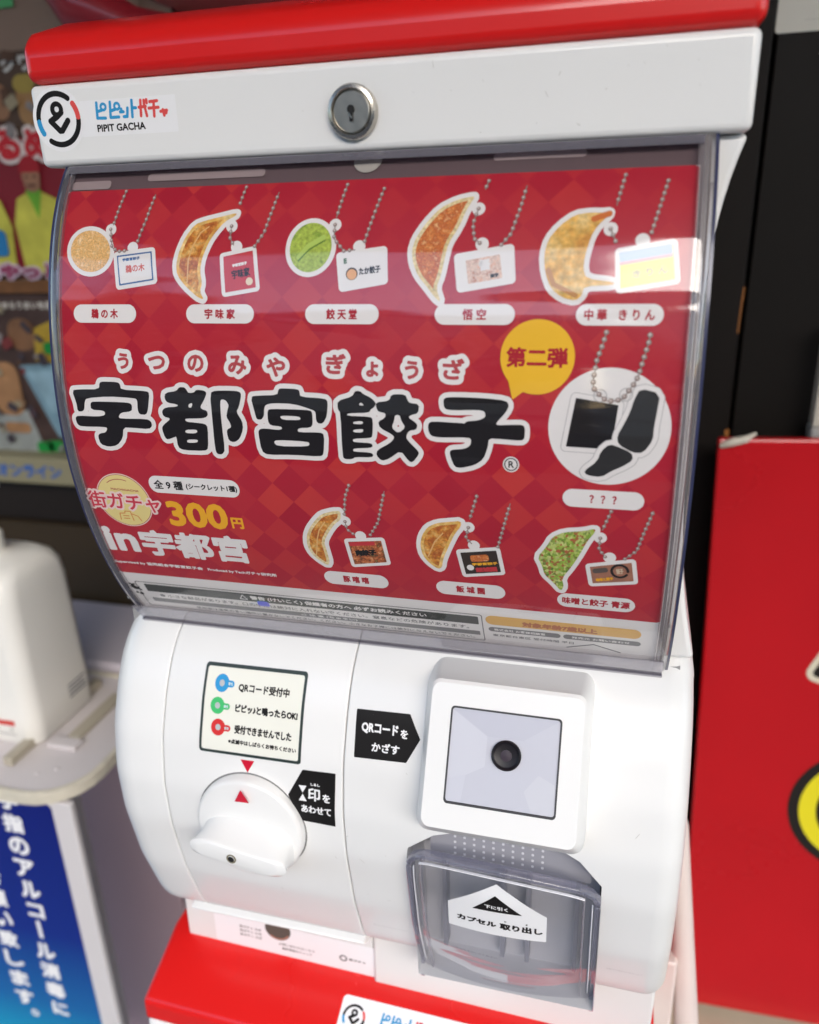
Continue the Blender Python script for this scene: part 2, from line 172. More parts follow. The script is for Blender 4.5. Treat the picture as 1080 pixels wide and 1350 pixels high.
def loft(name, loops, m, parent=None, cap0=True, cap1=True, smooth=40, closed=True):
    bm = bmesh.new(); vs = [[bm.verts.new(p) for p in L] for L in loops]; n = len(loops[0])
    for A, B in zip(vs, vs[1:]):
        for i in range(n if closed else n-1): bm.faces.new((A[i], A[(i+1) % n], B[(i+1) % n], B[i]))
    if cap0: bm.faces.new(vs[0][::-1])
    if cap1: bm.faces.new(vs[-1])
    bmesh.ops.recalc_face_normals(bm, faces=bm.faces)
    me = bpy.data.meshes.new(name); bm.to_mesh(me); bm.free()
    return link(name, me, m, parent, smooth)

def tube(name, pts, r, m, parent=None, seg=12, cap=True):
    loops = []
    P = [Vector(p) for p in pts]; R = r if isinstance(r, (list, tuple)) else [r]*len(P)
    for i, p in enumerate(P):
        t = (P[min(i+1, len(P)-1)] - P[max(i-1, 0)]).normalized()
        up = Vector((0, 0, 1)) if abs(t.z) < 0.9 else Vector((1, 0, 0))
        a = t.cross(up).normalized(); b = t.cross(a)
        loops.append([p + R[i]*(math.cos(2*PI*k/seg)*a + math.sin(2*PI*k/seg)*b) for k in range(seg)])
    return loft(name, loops, m, parent, cap, cap)

def lathe(name, prof, centre, axis, m, parent=None, seg=40, smooth=35):
    """prof: (radius, distance along axis)"""
    ax = Vector(axis).normalized(); a = ax.cross(Vector((0, 0, 1))).normalized(); b = a.cross(ax); c = Vector(centre)
    loops = [[c + ax*h + max(r, 1e-5)*(math.cos(2*PI*k/seg)*a + math.sin(2*PI*k/seg)*b) for k in range(seg)] for r, h in prof]
    return loft(name, loops, m, parent, smooth=smooth)

# ---- flat print: signed distance fields cut into meshes that follow a surface
def seg_data(loops):
    A = []; B = []
    for L in loops:
        L = np.array(L, float); A.append(L); B.append(np.roll(L, -1, 0))
    return np.concatenate(A), np.concatenate(B)

def seg_dist(X, Y, A, B):
    d = np.full(X.shape, 1e9)
    for (ax, ay), (bx, by) in zip(A, B):
        ex, ey = bx-ax, by-ay; l2 = ex*ex+ey*ey+1e-12
        t = np.clip(((X-ax)*ex+(Y-ay)*ey)/l2, 0, 1)
        np.minimum(d, (X-ax-t*ex)**2+(Y-ay-t*ey)**2, out=d)
    return np.sqrt(d)

def sd_poly(X, Y, loops):
    A, B = seg_data(loops); d = seg_dist(X, Y, A, B); w = np.zeros(X.shape, int)
    for (ax, ay), (bx, by) in zip(A, B):
        if ay == by: continue
        up = (ay <= Y) & (by > Y); dn = (by <= Y) & (ay > Y)
        xi = ax+(Y-ay)*(bx-ax)/(by-ay)
        w += (up & (xi > X)).astype(int) - (dn & (xi > X)).astype(int)
    return np.where(w != 0, -d, d)

class Shape:
    """list of primitives in mm; value < 0 inside"""
    def __init__(s): s.add = []; s.sub = []; s.grow = 0.0
    def poly(s, *loops): s.add.append(('p', [list(map(tuple, l)) for l in loops])); return s
    def hole(s, loop): s.sub.append(('p', [list(map(tuple, loop))])); return s
    def stroke(s, pts, hw): s.add.append(('s', pts, hw)); return s
    def disc(s, c, r): s.add.append(('c', c, r)); return s
    def cut_disc(s, c, r): s.sub.append(('c', c, r)); return s
    def rrect(s, cx, cy, w, h, r, rot=0.0): s.add.append(('r', (cx, cy), w/2-r, h/2-r, r, rot)); return s
    def cut_rrect(s, cx, cy, w, h, r, rot=0.0): s.sub.append(('r', (cx, cy), w/2-r, h/2-r, r, rot)); return s
    def one(s, q, X, Y):
        if q[0] == 'p': return sd_poly(X, Y, q[1])
        if q[0] == 'c': return np.hypot(X-q[1][0], Y-q[1][1])-q[2]
        if q[0] == 's':
            P = np.array(q[1], float)
            return seg_dist(X, Y, P[:-1], P[1:])-q[2]
        c, sn = math.cos(q[5]), math.sin(q[5]); x = (X-q[1][0])*c+(Y-q[1][1])*sn; y = -(X-q[1][0])*sn+(Y-q[1][1])*c
        dx = abs(x)-q[2]; dy = abs(y)-q[3]
        return np.hypot(np.maximum(dx, 0), np.maximum(dy, 0))+np.minimum(np.maximum(dx, dy), 0)-q[4]
    def box(s):
        xs = []; ys = []
        for q in s.add:
            if q[0] == 'p':
                for l in q[1]: xs += [p[0] for p in l]; ys += [p[1] for p in l]
            elif q[0] == 's': xs += [p[0]+k*q[2] for p in q[1] for k in (-1, 1)]; ys += [p[1]+k*q[2] for p in q[1] for k in (-1, 1)]
            elif q[0] == 'c': xs += [q[1][0]-q[2], q[1][0]+q[2]]; ys += [q[1][1]-q[2], q[1][1]+q[2]]
            else:
                e = math.hypot(q[2]+q[4], q[3]+q[4]) if q[5] else 0
                ex, ey = (e, e) if q[5] else (q[2]+q[4], q[3]+q[4])
                xs += [q[1][0]-ex, q[1][0]+ex]; ys += [q[1][1]-ey, q[1][1]+ey]
        return min(xs), max(xs), min(ys), max(ys)
    def field(s, X, Y):
        f = None
        for q in s.add:
            v = s.one(q, X, Y); f = v if f is None else np.minimum(f, v)
        for q in s.sub: f = np.maximum(f, -s.one(q, X, Y))
        return f - s.grow

def march(shapes, res, mp, V, F, UV, run=1e9):
    for sh in shapes:
        x0, x1, y0, y1 = sh.box(); g = max(sh.grow, 0)+res*1.5
        xs = np.arange(x0-g, x1+g+res, res); ys = np.arange(y0-g, y1+g+res, res)
        X, Y = np.meshgrid(xs, ys); f = sh.field(X, Y); f[np.abs(f) < 1e-6] = 1e-6
        ins = f < 0
        full = ins[:-1, :-1] & ins[:-1, 1:] & ins[1:, :-1] & ins[1:, 1:]
        some = (ins[:-1, :-1] | ins[:-1, 1:] | ins[1:, :-1] | ins[1:, 1:]) & ~full
        def emit(pts):
            k = len(V)
            for p in pts: V.append(mp(*p)); UV.append(p)
            F.append(tuple(range(k, k+len(pts))))
        for j in range(full.shape[0]):
            row = full[j]; i = 0; n = len(row); idx = np.flatnonzero(row)
            if len(idx):
                brk = np.flatnonzero(np.diff(idx) > 1); st = np.concatenate([[0], brk+1]); en = np.concatenate([brk, [len(idx)-1]])
                for a, b in zip(st, en):
                    step = int(max(1, min(run/res, 1e6))); ia, ie = int(idx[a]), int(idx[b])+1
                    while ia < ie:
                        ib = min(ia+step, ie); u0, u1 = xs[ia], xs[ib]; emit([(u0, ys[j]), (u1, ys[j]), (u1, ys[j+1]), (u0, ys[j+1])]); ia = ib
            for i in np.flatnonzero(some[j]):
                c = [(xs[i], ys[j], f[j, i]), (xs[i+1], ys[j], f[j, i+1]), (xs[i+1], ys[j+1], f[j+1, i+1]), (xs[i], ys[j+1], f[j+1, i])]
                out = []
                for k in range(4):
                    p, q = c[k], c[(k+1) % 4]
                    if p[2] < 0: out.append((p[0], p[1]))
                    if (p[2] < 0) != (q[2] < 0):
                        t = p[2]/(p[2]-q[2]); out.append((p[0]+t*(q[0]-p[0]), p[1]+t*(q[1]-p[1])))
                if len(out) > 2: emit(out)

def flat(name, shapes, mp, h, m, parent, res=0.3, run=None):
    """flat print lying h mm above the surface given by mp(u, v, h)"""
    if isinstance(shapes, Shape): shapes = [shapes]
    V = []; F = []; UV = []
    march(shapes, res, lambda u, v: mp(u, v, h), V, F, UV, run if run else (2.5 if mp.__name__ == 'door_map' else 1e9))
    me = bpy.data.meshes.new(name); me.from_pydata(V, [], F)
    ul = me.uv_layers.new(name='UVMap'); li = np.zeros(len(me.loops), int); me.loops.foreach_get('vertex_index', li)
    ul.data.foreach_set('uv', (np.array(UV)[li]*MM).astype(np.float32).ravel()); me.update()
    return link(name, me, m, parent)

_tc = {}
def glyphs(s):
    if s in _tc: return _tc[s]
    cu = bpy.data.curves.new('t', 'FONT'); cu.body = s; cu.size = 1.0; ob = bpy.data.objects.new('t', cu); COL.objects.link(ob)
    dg = bpy.context.evaluated_depsgraph_get(); c2 = ob.evaluated_get(dg).to_curve(dg)
    loops = []
    for sp in c2.splines:
        L = []
        if sp.type == 'BEZIER':
            bp = sp.bezier_points; n = len(bp)
            for i in range(n):
                a, b = bp[i], bp[(i+1) % n]
                p0, p1, p2, p3 = a.co, a.handle_right, b.handle_left, b.co
                straight = ((p1-p0).length < 1e-4 and (p3-p2).length < 1e-4) or a.handle_right_type == 'VECTOR' and b.handle_left_type == 'VECTOR'
                for t in ((0,) if straight else (0, 0.33, 0.67)):
                    q = (1-t)**3*p0+3*(1-t)**2*t*p1+3*(1-t)*t*t*p2+t**3*p3; L.append((q.x, q.y))
        else: L = [(p.co.x, p.co.y) for p in sp.points]
        if len(L) > 2: loops.append(L)
    ob.evaluated_get(dg).to_curve_clear(); bpy.data.objects.remove(ob); bpy.data.curves.remove(cu)
    _tc[s] = loops; return loops

def text(s, cx, cy, w, h, bold=0.0, rot=0.0, grow=None, gap=0.0):
    """lettering fitted into a w x h box centred at cx, cy (mm); returns one Shape per glyph cluster"""
    L = glyphs(s)
    if not L: return []
    xs = [p[0] for l in L for p in l]; ys = [p[1] for l in L for p in l]
    x0, x1, y0, y1 = min(xs), max(xs), min(ys), max(ys)
    sx = (w-2*bold)/(x1-x0); sy = (h-2*bold)/(y1-y0) if h else sx
    c, sn = math.cos(rot), math.sin(rot); out = []
    for l in L:
        q = [((x-(x0+x1)/2)*sx, (y-(y0+y1)/2)*sy) for x, y in l]
        out.append([(cx+x*c-y*sn, cy+x*sn+y*c) for x, y in q])
    # cluster loops whose extents overlap along the reading direction
    ext = sorted(((min(p[0]*c+p[1]*sn for p in l), max(p[0]*c+p[1]*sn for p in l), l) for l in out), key=lambda e: e[0])
    res = []; cur = [ext[0][2]]; hi = ext[0][1]
    for a, b, l in ext[1:]:
        if a < hi+0.02+gap: cur.append(l); hi = max(hi, b)
        else: res.append(cur); cur = [l]; hi = b
    res.append(cur); sh = []
    for cl in res:
        S = Shape().poly(*cl); S.grow = bold if grow is None else grow; sh.append(S)
    return sh

def ngon_path(c, r, a0, a1, n=24): return [(c[0]+r*math.cos(math.radians(a0+(a1-a0)*k/n)), c[1]+r*math.sin(math.radians(a0+(a1-a0)*k/n))) for k in range(n+1)]

# ------------------------------------------------------------------ materials
M_white = mat('white_plastic', (.80, .80, .79), .32, .5, .15, noise=.025, nscale=9, bump=.05, bscale=220)
M_white2 = mat('white_body', (.74, .73, .71), .45, .4, noise=.03, nscale=12)
M_red = mat('red_plastic', (.68, .010, .009), .28, .45, .25, noise=.03, nscale=5)
M_ink = mat('black_ink', (.010, .009, .009), .5, .18)
M_inkp = mat('poster_black_ink', (.012, .010, .011), .55, .2)
M_paper = mat('white_print', (.80, .79, .77), .5, .3)
M_stick = mat('white_sticker', (.84, .84, .85), .38, .4)
M_lred = mat('logo_red', (.72, .07, .06), .45)
M_lblue = mat('logo_blue', (.02, .30, .60), .45)
M_pred = mat('pill_text_red', (.42, .015, .03), .5, .2)
M_yel = mat('poster_yellow', (.86, .50, .03), .5, .2, noise=.12, nscale=30)
M_gold = mat('price_yellow', (.85, .42, .02), .5, .2)
M_chrome = mat('lock_steel', (.50, .47, .42), .26, metal=1, noise=.1, nscale=200)
M_chrome2 = mat('lock_face_steel', (.42, .40, .36), .36, metal=1, noise=.12, nscale=300)
M_hole = mat('dark_hole', (.008, .008, .008), .8)
M_cavity = mat('mauve_inner_plastic', (.115, .075, .082), .6)
M_slot = mat('pale_slot', (.33, .26, .26), .5)
M_groove = mat('groove_shadow_line', (.30, .30, .30), .7)
M_clear = clear_mat('clear_cover_sheet', (.97, .955, .96), .065)
M_rim = clear_mat('clear_cover_edge', (.90, .885, .90), .05, (.42, .39, .40), .20)
M_navy = mat('navy_refraction_line', (.035, .040, .095), .22, .5, .3)
M_streak = mat('pale_refraction_streak', (.60, .54, .50), .3)
M_lip = clear_mat('milky_grey_plastic', (.88, .86, .90), .12, (.50, .48, .52), .34)
M_lipd = clear_mat('smoky_edge_plastic', (.62, .60, .67), .08, (.26, .25, .29), .40)
M_door = clear_mat('smoky_clear_door', (.88, .88, .91), .03, (.36, .36, .39), .12)
M_doorrim = clear_mat('smoky_door_rim', (.80, .80, .86), .05, (.34, .34, .42), .25)
M_chute = mat('grey_chute', (.58, .58, .60), .5, noise=.08, nscale=40)
M_chute2 = mat('dark_chute_ribs', (.32, .32, .36), .5)
M_lens = mat('lens_black', (.010, .008, .011), .38, .3)
M_lens2 = mat('lens_centre', (.03, .018, .03), .35, .4)
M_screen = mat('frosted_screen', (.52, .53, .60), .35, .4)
M_screen2 = mat('frosted_facet_lit', (.565, .575, .64), .35, .4)
M_screen3 = mat('frosted_facet_shaded', (.49, .50, .575), .35, .4)
M_cream = mat('cream_label', (.80, .80, .72), .42, .4)
M_dgreen = mat('label_border', (.02, .035, .032), .45)

def poster_red():
    m = mat('red_diamond_print', (.4, .02, .03), .45, .25); nt = m.node_tree; b = nt.nodes['Principled BSDF']
    uv = nt.nodes.new('ShaderNodeUVMap'); sp = nt.nodes.new('ShaderNodeSeparateXYZ'); nt.links.new(uv.outputs['UV'], sp.inputs[0])
    def math_(op, a, b_):
        n = nt.nodes.new('ShaderNodeMath'); n.operation = op
        for k, v in enumerate((a, b_)):
            if v is None: continue
            if isinstance(v, (int, float)): n.inputs[k].default_value = v
            else: nt.links.new(v, n.inputs[k])
        return n.outputs[0]
    x = math_('DIVIDE', sp.outputs[0], .0178); y = math_('DIVIDE', sp.outputs[1], .0178)
    p = math_('FLOOR', math_('ADD', x, y), None); q = math_('FLOOR', math_('SUBTRACT', x, y), None)
    cmb = nt.nodes.new('ShaderNodeCombineXYZ'); nt.links.new(p, cmb.inputs[0]); nt.links.new(q, cmb.inputs[1])
    wn = nt.nodes.new('ShaderNodeTexWhiteNoise'); wn.noise_dimensions = '2D'; nt.links.new(cmb.outputs[0], wn.inputs['Vector'])
    par = math_('MODULO', math_('ABSOLUTE', math_('ADD', p, q), None), 2.0)
    mixv = math_('ADD', math_('MULTIPLY', par, .55), math_('MULTIPLY', wn.outputs['Value'], .45))
    r = nt.nodes.new('ShaderNodeValToRGB'); e = r.color_ramp.elements
    e[0].position = 0; e[0].color = (.38, .007, .026, 1); e[1].position = 1; e[1].color = (.54, .038, .034, 1)
    k = e.new(.5); k.color = (.45, .015, .032, 1)
    nt.links.new(mixv, r.inputs['Fac'])
    n = nt.nodes.new('ShaderNodeTexNoise'); n.inputs['Scale'].default_value = 11; nt.links.new(uv.outputs['UV'], n.inputs['Vector'])
    mx = nt.nodes.new('ShaderNodeMix'); mx.data_type = 'RGBA'; mx.inputs['B'].default_value = (.45, .017, .036, 1)
    nt.links.new(r.outputs['Color'], mx.inputs['A']); rg = nt.nodes.new('ShaderNodeMapRange'); rg.inputs['From Min'].default_value = .38; rg.inputs['From Max'].default_value = .62; rg.inputs['To Max'].default_value = .75
    nt.links.new(n.outputs['Fac'], rg.inputs['Value']); nt.links.new(rg.outputs['Result'], mx.inputs['Factor'])
    nt.links.new(mx.outputs['Result'], b.inputs['Base Color'])
    return m
M_poster = poster_red()
M_gyA = ramp_mat('pan_fried_brown', [(.30, (.80, .55, .20)), (.47, (.64, .27, .04)), (.58, (.42, .10, .015)), (.8, (.72, .38, .09))], 170)
M_gyB = ramp_mat('pan_fried_crisp', [(.28, (.85, .50, .22)), (.42, (.66, .22, .05)), (.56, (.50, .11, .025)), (.68, (.82, .50, .22))], 330)
M_gyC = ramp_mat('pale_golden_dough', [(.3, (.85, .68, .32)), (.52, (.76, .45, .10)), (.7, (.58, .25, .04))], 90)
M_gyD = ramp_mat('round_dough', [(.3, (.88, .66, .36)), (.5, (.74, .42, .13)), (.66, (.86, .62, .34))], 260)
M_gyE = ramp_mat('green_dough', [(.3, (.30, .42, .05)), (.5, (.42, .55, .08)), (.68, (.17, .30, .03))], 170)
M_gyF = ramp_mat('spring_onion_topping', [(.0, (.16, .32, .03)), (.35, (.38, .52, .08)), (.6, (.62, .66, .25)), (.75, (.10, .20, .02)), (.93, (.45, .12, .05))], 900, voronoi=True)
M_doughedge = ramp_mat('pale_dough_edge', [(.3, (.80, .72, .45)), (.7, (.68, .52, .22))], 150)
M_cardblue = mat('card_blue_line', (.03, .12, .32), .5)
M_cardred = mat('card_red', (.55, .03, .04), .5)
M_cardpic = ramp_mat('card_food_print', [(.25, (.75, .55, .30)), (.45, (.55, .15, .04)), (.6, (.08, .03, .02)), (.75, (.80, .60, .15))], 420)
M_cardpic2 = ramp_mat('card_orange_print', [(.3, (.70, .30, .15)), (.5, (.75, .60, .50)), (.7, (.45, .15, .08))], 420)
M_card3 = mat('card_warm_brown', (.35, .15, .09), .5, noise=.4, nscale=300)
M_cyel = mat('card_yellow', (.85, .75, .08), .5)
M_bead = mat('printed_bead_grey', (.28, .22, .20), .4, .4)
M_beadl = mat('printed_bead_light', (.62, .54, .50), .4, .4)
M_logoy = mat('logo_pale_yellow', (.78, .66, .26), .5, .2)
M_greyink = mat('grey_ink', (.17, .17, .17), .5, .3)
M_darkstripe = mat('warning_stripe', (.045, .05, .045), .5, .3)
M_mustard = mat('mustard_strip', (.72, .42, .10), .5, .3)
M_violet = mat('violet_ink', (.14, .14, .75), .5, .3)

# ------------------------------------------------------------------ surfaces of the machine
ZS = np.linspace(-.0335, -.2664, 1200); YS = np.polyval(COVER, ZS)
SS = np.concatenate([[0], np.cumsum(np.hypot(np.diff(ZS), np.diff(YS)))])
def cover_pt(u, s, h, back=.0025):
    z = float(np.interp(s*MM, SS, ZS)); y = float(np.polyval(COVER, z)); g = float(np.polyval(COVERD, z))
    n = math.hypot(1, g)
    return (u*MM, y+back-h*MM/n, z+h*MM*g/n)
def poster(u, v, h): return cover_pt(u, -v, h)                       # v = -arc length
DZ = [d[0] for d in DRUM]; DY = [d[1] for d in DRUM]
_dzf = np.linspace(DZ[0], DZ[-1], 160)
def _smooth():
    y = np.interp(_dzf, DZ, DY)
    for _ in range(14): y[1:-1] = (y[:-2]+2*y[1:-1]+y[2:])/4
    return y
_dyf = _smooth()
def drum_y(z): return float(np.interp(z, _dzf, _dyf))
def drum_map(u, v, h):
    z = v*MM; y = drum_y(z); g = (drum_y(z+.0015)-drum_y(z-.0015))/.003; n = math.hypot(1, g)
    return (u*MM, y-h*MM/n, z+h*MM*g/n)
def head(u, v, h): return (u*MM, -h*MM, v*MM)

# ------------------------------------------------------------------ upper machine
MACH = thing('capsule_machine', (0, .12, -.505), 'white and red capsule vending machine with red dumpling poster, on top of the other one', 'capsule machine', 'stacked capsule machines')
def header(parent, dy, dz, name_l='lid'):
    lid = prism(name_l, [(dy+.0, dz+.0003), (dy+.0005, dz+.0153), (dy+.006, dz+.0205), (dy+.030, dz+.0285), (dy+.08, dz+.036), (dy+.20, dz+.045), (dy+.28, dz+.045), (dy+.29, dz+.0003)], -.1525, .1525, M_red, parent, .005, 5)
    band = prism('header_band', [(dy+.0, dz-.0337), (dy+.0, dz-.0002), (dy+.29, dz-.0002), (dy+.29, dz-.0337)], -.1512, .1512, M_white, parent, .003, 4)
    return lid, band
lid, band = header(MACH, 0, 0)
# lock
lock = lathe('lock', [(.0104, 0), (.0104, .0022), (.0098, .0034), (.0086, .0038), (.0080, .0030), (.0079, .0024)], (0, .0002, -.0191), (0, -1, 0), M_chrome, MACH)
lathe('lock_face', [(.0077, 0), (.0077, .0030), (.0073, .0033), (.001, .0033)], (0, .0002, -.0191), (0, -1, 0), M_chrome2, lock)
flat('keyhole', [Shape().disc((0, -18.2), 1.5).poly([(-.75, -18), (.75, -18), (.75, -22.6), (-.75, -22.6)])], head, 3.7, M_hole, lock, .15)
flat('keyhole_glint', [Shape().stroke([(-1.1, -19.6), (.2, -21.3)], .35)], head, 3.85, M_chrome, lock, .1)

# logo stickers on the header
st = flat('logo_sticker', [Shape().disc((-138.0, -14.4), 13.0)], head, .12, M_stick, MACH, .4)
flat('text_sticker', [Shape().poly([(-126.2, -7.8), (-79.1, -7.8), (-79.3, -22.1), (-127.4, -22.0)])], head, .06, M_stick, MACH, .5)
C0 = (-137.9, -14.3)
def logo_mark(mp, h, c, k, parent, res=.25):
    T = lambda p: (c[0]+(p[0]-C0[0])*k, c[1]+(p[1]-C0[1])*k)
    rr = 10.2*k; w = 1.15*k
    flat('logo_ring_dark', [Shape().stroke(ngon_path(c, rr, 52, 178), w), Shape().stroke(ngon_path(c, rr, 237, 357), w)], mp, h, M_ink, parent, res)
    flat('logo_ring_blue', [Shape().stroke(ngon_path(c, rr, 184, 212, 8), w)], mp, h+.01, M_lblue, parent, res)
    flat('logo_ring_red', [Shape().stroke(ngon_path(c, rr, 3, 35, 8), w)], mp, h+.01, M_lred, parent, res)
    g = Shape().stroke([T(p) for p in [(-135.99, -11.61), (-138.6, -13.3), (-142.0, -14.9)]], 1.25*k).stroke([T(p) for p in [(-141.7, -15.2), (-138.0, -18.9), (-136.8, -18.9), (-133.2, -15.1)]], 1.25*k).disc(T((-138.0, -10.4)), 3.3*k).cut_disc(T((-138.0, -10.3)), 1.15*k)
    flat('logo_glyph', [g], mp, h+.02, M_ink, parent, res)
logo_mark(head, .18, C0, 1.0, MACH)
def pipit(mp, h, T, k, parent, res=.18):
    S = [Shape().stroke([T(p) for p in l], .62*k) for l in H['blue']]
    for q in H['bluer']: S.append(Shape().disc(T(q), 1.75*k).cut_disc(T(q), .7*k))
    for i, s in enumerate(S): flat('blue_kana', [s], mp, h+.006*i, M_lblue, parent, res)
    for i, l in enumerate(H['red']): flat('red_kana', [Shape().stroke([T(p) for p in l], .62*k)], mp, h+.006*i, M_lred, parent, res)
    p0 = T((-106.9, -18.95)); flat('roman_lettering', text('PIPIT GACHA', p0[0], p0[1], 24.0*k, 3.0*k, .14*k), mp, h, M_ink, parent, .14)
tx = [o for o in MACH.children if o.name.startswith('text_sticker')][0] if MACH.children else None
tx = bpy.data.objects['text_sticker']
pipit(head, .12, lambda p: p, 1.0, tx)

# side gussets between header and cover, and the body behind
for sg in (-1, 1):
    n = 9; pr = []
    for k in range(n+1):
        t = k/n; pr.append((.1408+(.0100 if sg > 0 else .0015)*(1-t)**2.4, -.0340-.066*t))
    for k in range(n+1):
        t = k/n; pr.append((.1406+.0110*t**2.2, -.165-.0921*t))
    pr += [(.120, -.2571), (.120, -.034)]
    L0 = [(sg*x, .006, z) for x, z in pr]; L1 = [(sg*x, .26, z) for x, z in pr]
    o = loft('side_panel', [L0, L1], M_white, MACH, smooth=30)
    b = o.modifiers.new('Bevel', 'BEVEL'); b.width = .0022; b.segments = 3; b.limit_method = 'ANGLE'; b.angle_limit = math.radians(50)
box('back_housing', (-.119, .012, -.2615), (.119, .275, -.0345), M_cavity, MACH)
# inner backing visible above the poster card
def strip(name, u0, u1, s0, s1, back, thick, m, n=40, dy=0.0, parent=MACH):
    A = []; 
    for k in range(n+1):
        s = s0+(s1-s0)*k/n; A.append([cover_pt(u0, s, 0, back), cover_pt(u1, s, 0, back), cover_pt(u1, s, 0, back+thick), cover_pt(u0, s, 0, back+thick)])
    return loft(name, A, m, parent, smooth=60)
strip('inner_backing', -135.5, 135.5, .5, 246, .0042, .0012, M_cavity)
for u0, u1, s0, s1 in ((-96, -40, 5.6, 9.6), (57, 93, 3.6, 7.2), (-134, -114, 8.2, 12.6), (-12, 30, 1.5, 3.2)):
    flat('mounting_slot', [Shape().rrect((u0+u1)/2, -(s0+s1)/2, u1-u0, s1-s0, 1.6)], poster, -.9, M_slot, MACH, .5)
flat('round_tab', [Shape().disc((5.2, -4.2), 6.0)], poster, -.7, mat('pale_tab', (.42, .40, .36), .5), MACH, .4)

# ------------------------------------------------------------------ poster card
CARD = strip('poster_card', -134.4, 134.0, 13.9, 246.5, .0026, .0004, M_paper)
CARD['label'] = 'red printed card advertising dumpling keychains'
flat('red_print', [Shape().poly([(-134.2, -13.9), (-134.2, -204.3), (133.8, -204.3), (133.8, -13.9)])], poster, .04, M_poster, CARD, 1.6)
def neg(L): return [(p[0], -p[1]) for p in L]
def chaikin(L, n=1):
    for _ in range(n):
        L = [q for i in range(len(L)) for q in ((.78*L[i][0]+.22*L[(i+1) % len(L)][0], .78*L[i][1]+.22*L[(i+1) % len(L)][1]), (.22*L[i][0]+.78*L[(i+1) % len(L)][0], .22*L[i][1]+.78*L[(i+1) % len(L)][1]))]
    return L
# big title
for k, L in enumerate(title[0]):
    pass
TB = [chaikin(neg(L)) for L in title[0]]; TH = [chaikin(neg(L)) for L in title[1]]
groups = [(0, 1), (2, 3), (4, 5), (6, 7), (8,)]
for gi, g in enumerate(groups):
    hs = []
    for L in TH:
        cx = sum(p[0] for p in L)/len(L)
        gx = [p[0] for i in g for p in TB[i]]
        if min(gx) < cx < max(gx): hs.append(L)
    S = Shape(); 
    for i in g: S.poly(TB[i])
    for L in hs: S.hole(L)
    O = Shape(); O.add = list(S.add); O.sub = list(S.sub); O.grow = 2.15
    O2 = Shape(); O2.add = list(S.add); O2.sub = list(S.sub); O2.grow = 2.55
    flat('title_shadow_line', [O2], poster, .10+.006*gi, M_pred, CARD, .4)
    flat('title_outline', [O], poster, .16+.006*gi, M_paper, CARD, .35)
    S.grow = .12
    flat('title_character', [S], poster, .24, M_inkp, CARD, .28)
# reading above the title
for ch, key, sz in (('う', 'fU', 7.6), ('つ', 'fT', 8.0), ('の', 'fN', 8.0), ('み', 'fM', 8.8), ('や', 'fY', 8.8), ('ぎ', 'fG', 9.0), ('ょ', 'fO', 6.6), ('う', 'fU2', 8.0), ('ざ', 'fZ', 9.0)):
    u, s = P[key]; hh = sz*.92
    if ch in 'う': ww = sz*.72
    elif ch == 'つ': ww, hh = sz*1.05, sz*.75
    elif ch == 'ょ': ww, hh = sz*.8, sz*.95
    else: ww = sz*.98
    T = text(ch, u, -s, ww, hh, .35, gap=9)
    flat('reading_outline', text(ch, u, -s, ww, hh, .35, grow=2.35, gap=9), poster, .12, M_paper, CARD, .3)
    flat('reading_character', T, poster, .18, mat_once('reading_red', (.46, .06, .07)), CARD, .2)
u, s = P['R']
flat('registered_disc', [Shape().disc((u, -s), 3.3)], poster, .3, M_paper, CARD, .25)
flat('registered_mark', [Shape().disc((u, -s), 2.75).cut_disc((u, -s), 2.3)]+text('R', u+.1, -s, 2.3, 2.9, .08), poster, .34, M_inkp, CARD, .13)
# name pills
def pill(cx, s, w, h, txt, tw, th, bold=.15, m=M_pred):
    flat('name_pill', [Shape().rrect(cx, -s, w, h, h/2-.01)], poster, .3, M_paper, CARD, .35)
    flat('name_lettering', text(txt, cx, -s, tw, th, bold), poster, .36, m, CARD, .16)
for i, (t, tw) in enumerate((('鵜 の 木', 13.5), ('宇 味 家', 14.2), ('餃 天 堂', 13.2), ('悟 空', 9.4), ('中 華　き り ん', 25.5))):
    pill((i-2)*54.6-.3 if i else -110.9, 69.2, 31.6, 7.9, t, tw, 4.3)
pill(107.0, 140.8, 31.6, 7.9, '？ ？ ？', 10.6, 3.6)
pill(-3.4, 193.7, 31.6, 8.6, '豚 嘻 嘻', 12.8, 4.4); pill(51.0, 193.6, 31.6, 8.6, '飯 城 園', 13.2, 4.4); pill(106.2, 194.6, 33.0, 8.6, '味噌と餃子 青源', 28.8, 4.3)
# balloon
u, s = P['bal']
flat('speech_balloon', [Shape().disc((79.4, -85.1), 14.2).poly([(68, -92), (75.5, -97.6), (70.4, -101.6)])], poster, .42, M_yel, CARD, .35)
flat('balloon_lettering', text('第二弾', 79.3, -85.2, 23.6, 7.6, .28), poster, .48, M_pred, CARD, .18)
